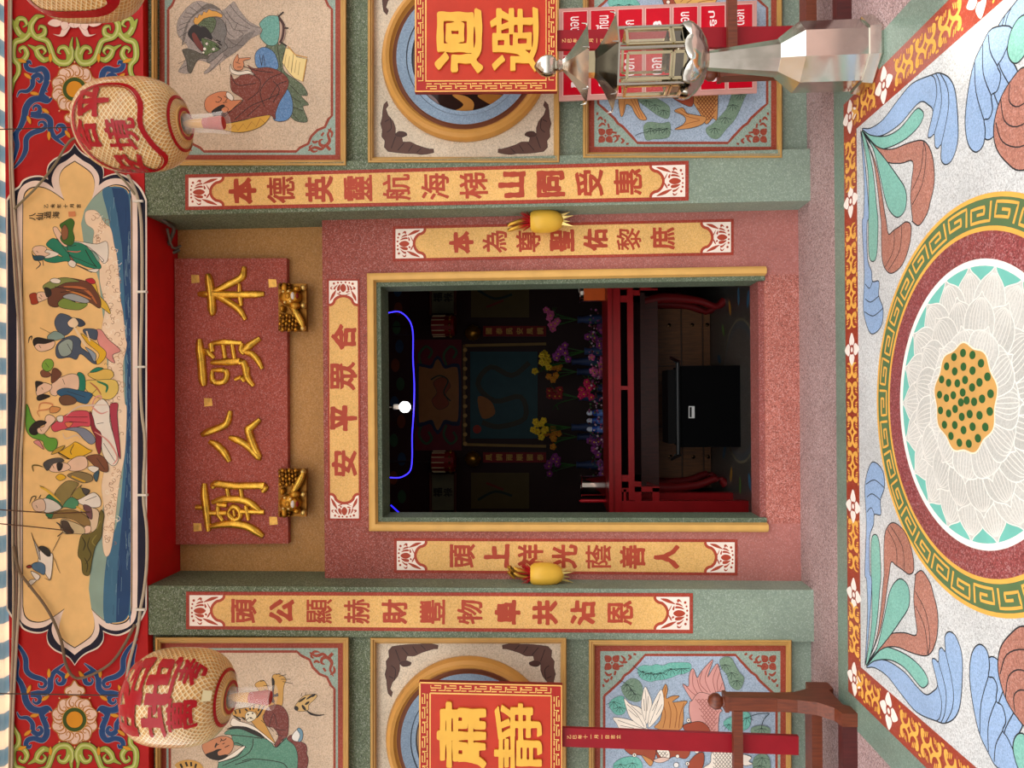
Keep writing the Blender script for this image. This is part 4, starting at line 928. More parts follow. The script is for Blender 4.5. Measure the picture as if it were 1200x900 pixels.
# 3 flute player in slate blue
fig('slate_robed_figure', 20, 340, 7.5, [([(690,360),(740,350),(800,430),(910,530),(840,570),(860,640),(790,600),(720,480)], 'p:#d98f88'), ([(560,380),(640,430),(700,470),(780,540),(770,600),(720,650),(690,640),(720,560),(620,470)], YEL), ([(590,340),(700,350),(700,430),(660,430),(590,380)], SLT),
 ([(330,270),(380,205),(480,240),(480,300),(490,340),(420,400),(350,350)], SLT), ([(270,400),(340,360),(420,410),(350,440),(280,440)], 'p:#7f9a94'), ([(480,250),(560,255),(600,300),(540,320)], 'p:#3a4456'), ([(350,480),(420,420),(500,400),(560,440),(560,500),(640,560),(700,640),(660,640),(560,560),(520,610),(460,590),(370,600),(340,560)], SLT), ([(360,490),(440,430),(490,460),(470,560),(390,580)], 'p:#93a39a'), ([(600,500),(690,560),(680,630),(640,560)], 'p:#8d9aa8'),
 ([(445,280),(500,240),(540,290),(510,330),(460,320)], 'p:#ecd2ae'), ([(500,320),(560,420),(610,500)], ('p:#ecd2ae', 3)), ([(610,360),(640,450)], ('p:#ecd2ae', 2)), ([(150,470),(190,440),(240,450),(330,450),(310,510),(220,540),(170,520)], SKIN), ([(140,440),(180,415),(260,430),(330,440),(250,470),(180,470),(150,490)], K2), ([(100,465),(108,420),(130,405),(125,440)], ('p:#2c2a28', 1.4)), ([(195,485),(210,510)], 'L'), ([(440,470),(480,540)], 'L'), ([(200,330),(300,380)], ('p:#8a6a3a', .8))])
# 4 figure with a bare chest and a gourd
fig('gourd_figure', 20, 340, 7.5, [([(620,740),(720,700),(820,700),(850,750),(800,790),(700,790)], 'p:#ddb85a'), ([(600,800),(700,790),(860,790),(890,880),(820,960),(700,940),(610,880)], 'p:#e0c264'), ([(530,730),(590,750),(600,860),(560,920),(530,880)], JADE), ([(640,720),(700,680),(760,690),(690,720)], JADE), ([(700,800),(790,840),(780,900)], ('p:#2a7a55', 3)), ([(640,810),(700,860),(740,920)], ('p:#b56a4a', 2)),
 ([(320,800),(400,760),(480,735),(540,760),(540,870),(480,870),(380,890),(340,930),(290,900)], SKIN), ([(400,780),(420,830)], 'L'), ([(310,700),(350,690),(390,740),(340,800),(300,810)], BRN), ([(205,720),(240,700),(300,740),(270,765),(220,760)], 'p:#7a4a34'), ([(220,650),(250,610),(300,610),(322,650),(300,700),(260,715),(225,690)], 'p:#79a43a'), ([(250,640),(280,680)], 'L'),
 ([(165,880),(190,820),(250,815),(305,840),(290,880),(230,910),(180,930)], SKIN), ([(160,810),(185,800),(230,815),(180,850),(170,890)], K2), ([(180,930),(230,915),(290,930),(260,950),(200,970),(175,960)], K2), ([(215,855),(228,875)], 'L'),
 ([(350,890),(420,860),(540,880),(660,910),(640,960),(600,1000),(480,960),(380,930)], 'p:#2a5a7c'), ([(440,890),(600,940)], 'L'), ([(370,950),(440,920),(520,960),(500,1000),(400,1010)], 'p:#6e4a34'), ([(640,930),(700,870)], 'L')])
# 5 lady in rose with a lotus leaf
fig('lotus_leaf_figure', 20, 450, 7.5, [([(80,180),(100,200),(130,290),(180,350),(240,440),(280,470),(340,480),(355,530),(330,580),(280,590),(240,550),(220,500),(130,470),(80,400),(75,280)], 'p:#5f9a35'), ([(145,510),(190,495),(215,530),(235,575),(190,545)], 'p:#d58a8a'),
 ([(660,230),(740,130),(810,200),(815,330),(850,460),(890,650),(850,720),(790,680),(750,600),(730,480),(680,350)], WHI), ([(815,190),(860,165),(888,180),(880,260),(890,400),(905,560),(905,660),(860,500),(825,330)], 'p:#a83a4c'), ([(700,350),(760,340)], 'L'), ([(760,520),(860,680)], 'L'),
 ([(640,240),(670,300),(690,380),(740,440),(740,560),(720,620),(690,540),(690,470),(650,380)], MAR), ([(300,380),(330,340),(430,270),(520,235),(620,240),(640,290),(640,370),(560,370),(460,400),(400,400),(330,420)], ROSE), ([(430,290),(620,290)], 'L'), ([(460,330),(620,340)], 'L'), ([(420,340),(490,340),(450,385)], 'p:#dd7c52'),
 ([(420,400),(500,380),(590,390),(660,440),(690,500),(650,530),(590,490),(520,420)], 'p:#7d8496'), ([(670,150),(700,110),(740,110),(730,145)], ('p:#d9988c', 2)), ([(800,240),(740,260),(690,230),(660,190),(680,130)], ('p:#d9988c', 2)), ([(400,430),(430,480),(520,450),(560,480)], ('p:#e0c2a0', 2)), ([(430,280),(540,200),(700,185),(820,185)], ('p:#e0c9b8', 1.8)), ([(680,420),(800,500),(880,640),(840,710)], ('p:#d9988c', 2)),
 ([(350,290),(400,280),(400,330),(360,330)], WHI), ([(190,230),(200,180),(240,165),(310,180),(280,220),(180,240),(200,290)], ('p:#d08a5a', 2)), ([(250,290),(290,270),(340,310),(290,370),(270,400),(230,440),(185,430),(180,390),(240,370)], SKIN), ([(105,400),(150,340),(210,320),(260,340),(180,390),(180,440),(130,445)], K2), ([(205,395),(215,415)], 'L'), ([(300,200),(380,210),(350,250),(290,250)], 'p:#c98a50')])
# 6 old man with a crutch
fig('crutch_figure', 20, 450, 7.5, [([(360,600),(400,580),(480,530),(520,510),(620,570),(660,590),(560,640),(460,660),(400,640)], YEL), ([(500,530),(470,590),(480,620)], 'L', .6), ([(360,600),(460,660)], 'L', 1), ([(300,620),(340,570),(420,540),(380,590)], 'p:#b99438'), ([(440,700),(520,640),(600,640),(620,720),(560,760),(460,760)], SKIN),
 ([(610,640),(680,620),(740,630),(790,680),(800,770),(730,760),(640,680)], 'p:#7a4a32'), ([(620,740),(660,720),(720,740),(680,780)], WHI), ([(440,800),(540,770),(650,800),(660,850),(580,870),(500,840)], 'p:#85724a'), ([(340,820),(380,790),(430,820),(380,850)], YEL), ([(480,810),(600,860)], ('p:#d9a82a', 2.5)), ([(670,800),(720,760),(700,860)], 'p:#3a5a6a'),
 ([(280,720),(360,690),(440,700),(470,740),(400,770),(300,770)], SKIN), ([(230,700),(290,660),(380,650),(410,680),(320,700),(290,740),(260,760)], 'p:#4a4644'), ([(350,700),(400,700),(390,750),(360,760)], K2), ([(310,710),(325,740)], 'L'), ([(145,770),(135,720),(180,715),(230,730)], ('p:#6b5a2a', 1.8)), ([(700,650),(770,750)], 'L')])
# 7 white-bearded sage in olive
fig('white_bearded_figure', 20, 560, 7.5, [([(530,200),(620,150),(680,130),(730,180),(730,250),(650,260),(560,230)], WHI), ([(600,200),(700,160)], 'L'), ([(560,290),(640,260),(720,300),(700,440),(650,470),(620,330)], 'p:#d9c0a0'), ([(580,240),(650,260),(660,360),(620,340)], 'p:#6e4a4c'),
 ([(330,140),(380,70),(450,25),(540,50),(500,110),(430,230),(390,250),(350,190)], 'p:#8a7a46'), ([(480,150),(570,60),(560,90),(640,120),(540,190)], 'p:#93823f'), ([(250,180),(300,140),(350,190),(400,260),(360,270),(300,220)], 'p:#2f7a52'), ([(400,250),(470,170),(540,210),(510,270),(440,260)], 'p:#4a8c66'), ([(270,350),(320,310),(420,280),(520,290),(600,330),(640,380),(640,430),(580,420),(500,370),(400,350),(300,360)], 'p:#8b6f3e'), ([(250,320),(320,290),(300,355)], 'p:#2f7a52'), ([(520,250),(600,300)], ('p:#d9b13c', 2)),
 ([(200,80),(260,110),(380,210)], ('p:#d9b13c', 2.6)), ([(200,70),(240,85)], 'L'), ([(230,185),(320,200),(390,260),(330,295),(240,300)], 'p:#dcd6cc'), ([(130,230),(160,200),(220,185),(250,230),(240,290),(160,290)], 'p:#dfc0a6'), ([(110,225),(130,170),(165,165),(150,200)], ('p:#3a3a2c', 1.2)), ([(165,240),(180,265)], 'L'), ([(210,150),(190,180)], ('p:#3a3a2c', 1.2)), ([(570,90),(640,110),(600,150)], 'p:#4a4644'),
 ([(570,460),(610,420),(650,430),(640,480),(590,490)], SKIN)])
# 8 donkey, mossy rock, crane
fig('donkey', 20, 560, 7.5, [([(380,400),(400,360),(470,380),(580,430),(590,490),(500,490),(420,490),(390,450)], 'p:#c9b48a'), ([(390,380),(440,380),(470,430),(500,480),(440,490),(400,450)], 'p:#4a3d34'), ([(345,390),(380,420),(390,460)], ('p:#4a3d34', 2)), ([(400,480),(355,515)], ('p:#3a302a', 1.6)), ([(380,510),(340,590),(310,650)], ('p:#3a302a', .8))])
fig('mossy_rock', 20, 560, 7.5, [([(740,280),(765,330),(750,420),(740,520),(690,600),(660,720),(640,840),(610,860),(575,830),(565,730),(535,680),(545,580),(570,500),(640,490),(700,440),(720,340)], 'p:#6a5f2a'), ([(570,520),(600,580),(580,640)], ('p:#2f2a14', 1.5)), ([(640,520),(620,600),(650,680),(600,760)], ('p:#3a3418', 1.5)), ([(700,500),(660,560),(690,600)], ('p:#8d8240', 1.5)), ([(590,700),(620,760),(610,830)], ('p:#2f2a14', 1.2)), ([(730,380),(700,450)], ('p:#8d8240', 1.4))])
fig('crane', 20, 560, 7.5, [([(185,740),(200,640),(230,660),(280,690),(300,660),(315,700),(300,860),(280,890),(240,830),(200,780)], WHI), ([(190,610),(230,600),(280,630),(295,680),(270,690),(230,660)], 'p:#2f2c2a'), ([(125,480),(150,550),(190,630),(205,720),(185,690),(160,600)], 'p:#b5aaa0'), ([(130,760),(190,740),(245,770),(240,850),(190,830),(140,800)], 'p:#4d6f8c'), ([(80,780),(110,765),(130,785),(100,795)], 'p:#8a2c22'), ([(315,690),(340,740),(360,800),(380,840)], ('p:#4a3d34', .7)), ([(120,820),(200,860),(170,900)], WHI), ([(240,880),(290,900),(300,860)], ('p:#4a3d34', .7)), ([(110,900),(100,960),(170,900)], WHI)])
A.at()
for ch, c in zip('八仙過海', [(38, 254), (46.5, 254), (55.5, 252), (65.5, 252)]): A.text(ch, c, 9, K2, w=0.02)
for i, ch in enumerate('乙未年十月吉'): A.text(ch, (54 + i * 7.6, 241.5), 5.4, K2, w=0.015)
A.fill([(80,248),(88,247.5),(88.5,253.5),(80.5,254)], 'p:#d98a5a', smooth=False); A.end('inscription', fr)

# ------------------------------------------------------------------ cables clipped along the beam
def cable(name, pts, r, key, lb, Y=YF, clip=None):
    b = MB(); W = [px(x, y, Y - h) for x, y, h in pts]; b.tube(W, r, key, n=6, per=4); o = b.build(name, smooth=80); tag(o, lb, 'cable', None); return o
def wob(x0, x1, y0, y1, n, h, a=1.0): return [(x0 + (x1 - x0) * i / n + a * sin(i * 2.1), y0 + (y1 - y0) * i / n, h) for i in range(n + 1)]
root = thing('cable', px(165, 930, YF), 'pale clipped cable running along the lower edge of the painted beam', 'cable')
b = MB(); W = [px(x, y, YF - h) for x, y, h in [(150,205,.012),(158,222,.012),(163,240,.012),(166,270,.012),(166.5,350,.012),(164.5,430,.012),(166,480,.012),(170,520,.012),(168,580,.012),(172,620,.012),(172,660,.012),(169,690,.012),(165,712,.012),(161,740,.012),(152,775,.012),(148,800,.012)]]
b.tube(W, 0.009, 'p:#c2b49c', n=6, per=4); b.build('sheath', root, smooth=80)
for x, y in ((162,236),(166.5,342),(165,430),(167,580),(165,714)):
    b = MB(); p = px(x, y, YF - .012); b.box(p.x - .006, p.x + .006, p.y - .012, p.y + .012, p.z - .03, p.z + .03, 'p:#e6e0d4'); b.build('clip', root)
CT = [(-60, 640), ]
for j, (dx, key, lb) in enumerate([(0.0, 'p:#b9a88f', 'pale cable of the bundle along the upper edge of the beam'), (3.6, 'p:#8a6f60', 'brown cable of the bundle along the upper edge of the beam'), (7.0, 'p:#c8b9a2', 'cream cable nearest the cartouche in the upper bundle')]):
    P = [(11 + dx * .3, -40, .014), (10.5 + dx * .3, 100, .014), (13 + dx * .4, 230, .014 + .002 * j), (18 + dx * .8, 330, .02), (23 + dx * .5, 400, .02), (21 + dx, 470, .02), (17 + dx, 540, .016), (15 + dx, 620, .016), (16 + dx, 690, .016), (15 + dx * .6, 760, .016), (12 + dx * .4, 850, .016), (10 + dx * .4, 980, .016)]
    b = MB(); b.tube([px(x, y, YF - h) for x, y, h in P], 0.0075, key, n=6, per=4); tag(b.build('cable', smooth=80), lb, 'cable')
b = MB(); b.tube([px(x, y, YF - h) for x, y, h in [(16,640,.03),(22,668,.03),(36,688,.03),(50,706,.03),(62,726,.03),(72,752,.03),(77,778,.03),(86,793,.03),(98,794,.03),(115,787,.03),(132,775,.03),(146,755,.03),(158,732,.02)]], 0.0085, 'p:#7d6a55', n=6, per=4)
tag(b.build('cable', smooth=80), 'loose brown cable looping down across the left end of the cartouche', 'cable')
b = MB(); b.tube([px(x, y, YF - h) for x, y, h in [(17,245,.03),(26,236,.03),(45,217,.03),(64,193,.03),(78,170,.03),(87,162,.03),(97,163,.03),(112,176,.03),(128,193,.03),(146,212,.03),(158,228,.02)]], 0.007, 'p:#8d8268', n=6, per=4)
tag(b.build('cable', smooth=80), 'loose cable looping across the right end of the cartouche', 'cable')
for i, (P, lb) in enumerate([([(-20,596,.05),(40,600,.05),(62,601.5,.04),(106,600,.01)], 'upper dark hanging wire over the left part of the sea scene'), ([(-20,612,.05),(30,616.5,.05),(75,621.5,.04),(84,624,.01)], 'lower dark hanging wire over the left part of the sea scene')]):
    b = MB(); b.tube([px(x, y, YF - h) for x, y, h in P], 0.0035, 'p:#5a3a26', n=6); tag(b.build('hanging_wire', smooth=80), lb, 'wire')
b = MB(); b.tube([px(x, y, YY - h) for x, y, h in [(186,252,.30),(196,262,.24),(204,268,.16),(199,282,.12),(195,292,.08),(203,296,.05),(210,292,.03)]], 0.012, 'p:#5a5148', n=6); b.tube([px(x, y, YY - h) for x, y, h in [(196,268,.2),(202,290,.1),(212,288,.04)]], 0.008, 'p:#6d6357', n=6)
tag(b.build('cable', smooth=80), 'short bunched cable in the corner right of the name plaque', 'cable')
# ================================================================== inlaid floor
class FArt(Art):
    """inlay in the floor, drawn in metres"""
    def P(s, p):
        x, y = (p[0], p[1]) if not s.warp else s.warp(p[0], p[1])
        return Vector((x, y, s.lift))
F = FArt(z=0, lift0=0.0004)
IVORY, FRED, FGRN, FBLU, FTEA, FBRN, FYEL = 'f:#c9cbcb/0.5', 'f:#9a3a24/0.25', 'f:#6f8476/0.4', 'f:#92aed2/0.3', 'f:#7cb8aa/0.3', 'f:#ad7464/0.5', 'p:#e3a94e'
FX, FY = -0.015, 2.63
def rect(hx, hy): return [(FX - hx, FY - hy), (FX + hx, FY - hy), (FX + hx, FY + hy), (FX - hx, FY + hy)]
F.poly(rect(1.645, 1.20), FGRN); F.end('green_border', floor)
F.poly(rect(1.490, 1.075), FRED); F.end('red_border', floor)
F.poly(rect(1.312, 0.925), IVORY); F.end('field', floor)
F.dl = 1e-6
# flowers and curls in the red border
def flower4(c, q, a):
    for k in range(4):
        t = a + k * pi / 2; m_ = (c[0] + q * .62 * cos(t), c[1] + q * .62 * sin(t)); 
        f = lambda u, v: (c[0] + u * cos(t) - v * sin(t), c[1] + u * sin(t) + v * cos(t))
        F.fill([f(q * .2, 0), f(q * .45, q * .38), f(q * .75, q * .34), f(q * 1.15, 0), f(q * .75, -q * .34), f(q * .45, -q * .38)], 'p:#efe3da')
    F.oval(c, q * .34, FRED, n=14); F.oval(c, q * .18, 'p:#efe3da', n=10)
def curl(c, q, a, fl_):
    f = lambda u, v: (c[0] + q * (u * cos(a) - fl_ * v * sin(a)), c[1] + q * (u * sin(a) + fl_ * v * cos(a)))
    F.line([f(-1, -.3), f(-.9, .5), f(-.2, .95), f(.5, .6), f(.6, -.1), f(.25, -.35)], [0.1 * q, .34 * q, .42 * q, .45 * q, .55 * q, .3 * q], FYEL)
    for t in range(3): F.line([f(-.5 + t * .32, -.55 + t * .12), f(-.35 + t * .32, .05 + t * .14)], .16 * q, FYEL)
    F.oval(f(.95, -.6), .16 * q, FYEL, n=8)
def side(p0, p1, flowers):
    (x0, y0), (x1, y1) = p0, p1; L = sqrt((x1 - x0) ** 2 + (y1 - y0) ** 2); a = atan2(y1 - y0, x1 - x0); t = 0.07; i = 0
    pt = lambda s_, o: (x0 + s_ * cos(a) - o * sin(a), y0 + s_ * sin(a) + o * cos(a))
    for s_ in flowers: flower4(pt(s_, 0), 0.074, a)
    while t < L - 0.04:
        if min([abs(t - s_) for s_ in flowers] + [9]) > 0.085:
            for sg in (1, -1): curl(pt(t, sg * 0.040), 0.040, a + (pi if i % 2 else 0), sg * (1 if i % 2 else -1))
        t += 0.086; i += 1
    F.end('border_ornament', floor)
bx, by = 1.40, 1.0
side((FX - bx, FY + by), (FX + bx, FY + by), [0.0, .42, .86, 1.64, 2.38, 2.8]); side((FX - bx, FY - by), (FX + bx, FY - by), [0, .42, .86, 1.64, 2.38, 2.8])
for sg in (1, -1): side((FX + sg * bx, FY + by), (FX + sg * bx, FY - by), [0.36, 1.08, 1.7])
F.dl = DL
# corner leaves: traced at the far left corner, the floor being the same left and right, near and far
def q4(p): return tuple(fl(900 + p[0] / 4, 675 + p[1] / 4)[:2])
def q3(p): return tuple(fl(900 + p[0] / 4, 450 + p[1] / 4)[:2])
LEAVES = [
 ([q4(p) for p in [(462,428),(500,395),(560,398),(640,450),(700,520),(742,556),(775,540),(795,508),(770,400),(782,388),(800,402),(802,350),(815,336),(832,352),(830,285),(852,261),(885,290),(912,390),(905,580),(880,660),(832,690),(790,680),(700,640),(630,560),(560,470),(500,430)]], FBLU,
  [[q4(p) for p in l] for l in ([(795,508),(815,590),(808,660),(790,680)],[(800,402),(835,540),(830,640),(812,688)],[(832,352),(868,520),(865,620),(832,690)])]),
 ([q4(p) for p in [(462,422),(510,345),(560,333),(650,370),(720,430),(752,490),(738,520),(712,515),(640,430),(570,393),(500,398)]], FTEA, []),
 ([q4(p) for p in [(470,412),(520,338),(570,275),(640,266),(697,275),(690,180),(684,100),(692,0)]] + [q3(p) for p in [(690,895),(722,875),(760,930)]] + [q4(p) for p in [(775,80),(797,180),(790,300),(752,371),(680,362),(600,332),(530,345)]], FBRN,
  [[q4(p) for p in l] for l in ([(690,70),(740,170),(760,300),(750,370)],[(692,140),(735,240),(750,365)])]),
 ([q3(p) for p in [(545,890),(545,740),(558,675),(590,650),(640,690),(675,780),(685,870),(662,892),(630,870),(600,850),(578,835),(568,900)]] + [q4(p) for p in [(560,50),(545,160),(522,270),(470,400),(510,290),(530,150),(542,20)]], FBRN,
  [[q3(p) for p in l] for l in ([(560,680),(600,760),(605,850)],[(575,665),(630,760),(640,872)])]),
 ([q4(p) for p in [(465,415),(510,340),(540,220),(570,80),(600,25),(630,15),(660,55),(662,140),(622,210),(565,290),(500,370)]], FTEA, []),
 ([q3(p) for p in [(485,890),(485,740),(502,705),(522,740),(530,890)]] + [q4(p) for p in [(525,60),(510,230),(482,370),(460,415),(478,300),(488,200),(488,60)]], FTEA, []),
 ([q3(p) for p in [(455,880),(462,650),(455,480),(478,382),(505,368),(540,410),(547,485),(528,545),(530,612),(500,612),(496,660),(478,720),(478,880)]] + [q4(p) for p in [(488,30),(475,250),(456,420),(462,300),(468,150),(463,20)]], FBLU,
  [[q3(p) for p in l] for l in ([(460,470),(500,450),(545,485)],[(465,530),(490,515),(530,545)],[(465,600),(485,580),(500,612)])]),
 ([q4(p) for p in [(992,320),(1028,350),(1040,420),(1035,470),(1058,478),(1076,520),(1071,585),(1100,610),(1117,680),(1102,725),(1130,770),(1175,900),(1080,900),(1030,820),(990,730),(960,590),(946,460),(958,360)]], FBLU,
  [[q4(p) for p in l] for l in ([(1035,470),(1000,600),(995,740)],[(1071,585),(1035,690),(1035,825)],[(1102,725),(1070,790),(1062,870)])]),
 ([q4(p) for p in [(1195,235),(1140,270),(1090,340),(1080,440),(1110,560),(1160,650),(1230,720),(1300,640),(1330,420),(1270,270)]], FBRN,
  [[q4(p) for p in l] for l in ([(1090,460),(1120,370),(1200,345),(1290,400)],[(1115,570),(1130,470),(1190,440),(1290,500)],[(1160,640),(1155,560),(1200,535),(1280,600)])]),
 ([q4(p) for p in [(1150,800),(1168,745),(1205,745),(1260,830),(1300,960),(1220,960),(1170,890)]], FTEA, [])]
for near in (0, 1):
    for sg in (1, -1):
        mp = lambda p: (FX + sg * (p[0] - FX), p[1] if not near else 2 * FY - p[1])
        for li, (pts, key, ln) in enumerate(LEAVES):
            F.lift = .0008 + .00006 * li
            P = [mp(p) for p in pts]
            if near and max(p[1] for p in P) > FY - 0.02: continue
            F.fill(P, key, out='p:#23282e', w=0.005)
            for l in ln: F.line([mp(p) for p in l], 0.0045, 'p:#23282e')
            F.end('leaf_inlay', floor)
F.lift = .0008
# round medallion: key-pattern ring, maroon ring, white lotus with a seed pod
CXm, CYm = -0.037, 2.63
def circ(r, key, n=96): F.oval((CXm, CYm), r, key, n=n)
KG = 'p:#56704a'
circ(.732, FYEL); circ(.716, KG); circ(.622, FYEL); F.end('ring', floor)
N = 30
for i in range(N):
    a0 = 2 * pi * i / N; da = 2 * pi / N
    pol = lambda u, v: (CXm + (.634 + .072 * v) * cos(a0 + da * u), CYm + (.634 + .072 * v) * sin(a0 + da * u))
    fp = 1 if i % 2 else 0; g = (lambda u, v: pol(u, 1 - v)) if fp else pol
    def arc(pts):
        out = []
        for (u0, v0), (u1, v1) in zip(pts, pts[1:]):
            for k in range(4): out.append(g(u0 + (u1 - u0) * k / 4, v0 + (v1 - v0) * k / 4))
        return out + [g(*pts[-1])]
    F.line(arc([(.12, 0.02), (.10, .93), (.90, .93), (.90, .25), (.36, .25), (.36, .58), (.66, .58)]), .0105, FYEL, smooth=False)
F.end('key_pattern', floor)
circ(.606, 'f:#8d4546/0.7'); F.end('maroon_ring', floor)
circ(.512, 'p:#f0ece4'); circ(.488, 'p:#6fb9ac'); F.end('teal_disc', floor)
random.seed(5)
def petal(a, r0, r1, w, key, veins=True):
    f = lambda r, o: (CXm + r * cos(a) - o * sin(a), CYm + r * sin(a) + o * cos(a)); m_ = r0 + (r1 - r0) * .55
    F.fill([f(r0, -w * .3), f(m_, -w * .62), f(r0 + (r1 - r0) * .8, -w * .5), f(r1 - .018, -w * .12), f(r1, 0), f(r1 - .018, w * .12), f(r0 + (r1 - r0) * .8, w * .5), f(m_, w * .62), f(r0, w * .3)], key, out='p:#e6e3dc', w=.0045)
    if veins:
        s_ = F.dl; F.dl = 1e-6
        for k in (-3, -2, -1, 0, 1, 2, 3): F.line([f(r0 + .01, k * w * .05), f(m_, k * w * .13), f(r0 + (r1 - r0) * .82, k * w * .10), f(r1 - .02, k * w * .02)], .0035, 'p:#dedbd4')
        F.dl = s_
for i in range(20): petal(2 * pi * i / 20, .15, .488, .145, 'f:#c6c5bf/0.2')
for i in range(16): petal(2 * pi * (i + .5) / 16, .12, .40, .14, 'f:#c0bfb9/0.2')
for i in range(11): petal(2 * pi * (i + .3) / 11, .1, .29, .14, 'f:#c8c7c1/0.2')
F.end('lotus', floor)
PC = (-.016, 2.668)
F.fill([(PC[0] + (.196 + .008 * cos(9 * t)) * cos(t), PC[1] + (.192 + .008 * cos(9 * t)) * sin(t)) for t in [2 * pi * i / 54 for i in range(54)]], 'p:#c99a58', out='p:#ece0c8', w=.006)
for rr, n in ((.165, 17), (.115, 12), (.068, 8), (.022, 3)):
    for i in range(n):
        t = 2 * pi * i / n + rr * 9; F.oval((PC[0] + rr * cos(t), PC[1] + rr * .97 * sin(t)), .0155, 'p:#2f5a30', .019, n=12)
F.end('seed_pod', floor)
# ================================================================== paper lanterns
mt, nt, bs = newmat('lantern_net'); MATS['lantern_net'] = mt
tcn = nt.nodes.new('ShaderNodeUVMap') if False else nt.nodes.new('ShaderNodeAttribute'); tcn.attribute_name = 'wrap'
spx = nt.nodes.new('ShaderNodeSeparateXYZ'); nt.links.new(tcn.outputs['Vector'], spx.inputs[0])
def mth(op, a, b_=None):
    n = nt.nodes.new('ShaderNodeMath'); n.operation = op
    for i, v in enumerate((a, b_)):
        if v is None: continue
        if hasattr(v, 'links'): nt.links.new(v, n.inputs[i])
        else: n.inputs[i].default_value = v
    return n.outputs[0]
ua = mth('MULTIPLY', spx.outputs[0], 46.0); vb = mth('MULTIPLY', spx.outputs[1], 270.0)
net = mth('MAXIMUM', mth('SINE', mth('ADD', ua, vb)), mth('SINE', mth('SUBTRACT', ua, vb)))
cr = ramp(nt, net, [(0.0, lin('#d09a52')), (0.7, lin('#d8a661')), (0.93, lin('#ead3a0')), (1.0, lin('#efdcb0'))])
nz = nt.nodes.new('ShaderNodeTexNoise'); nz.inputs['Scale'].default_value = 4
nt.links.new(mixc(nt, cr, ramp(nt, nz.outputs[0], [(.35, (.8, .76, .7, 1)), (.65, (1.05, 1.05, 1.05, 1))]), 1.0), bs.inputs['Base Color'])
bs.inputs['Roughness'].default_value = 0.3; bs.inputs['Coat Weight'].default_value = 0.6; bs.inputs['Coat Roughness'].default_value = 0.12
bm_ = nt.nodes.new('ShaderNodeBump'); bm_.inputs['Strength'].default_value = 0.5; bm_.inputs['Distance'].default_value = 0.004
nt.links.new(net, bm_.inputs['Height']); nt.links.new(bm_.outputs[0], bs.inputs['Normal'])
LRED = 'p:#a3101c/0.25'
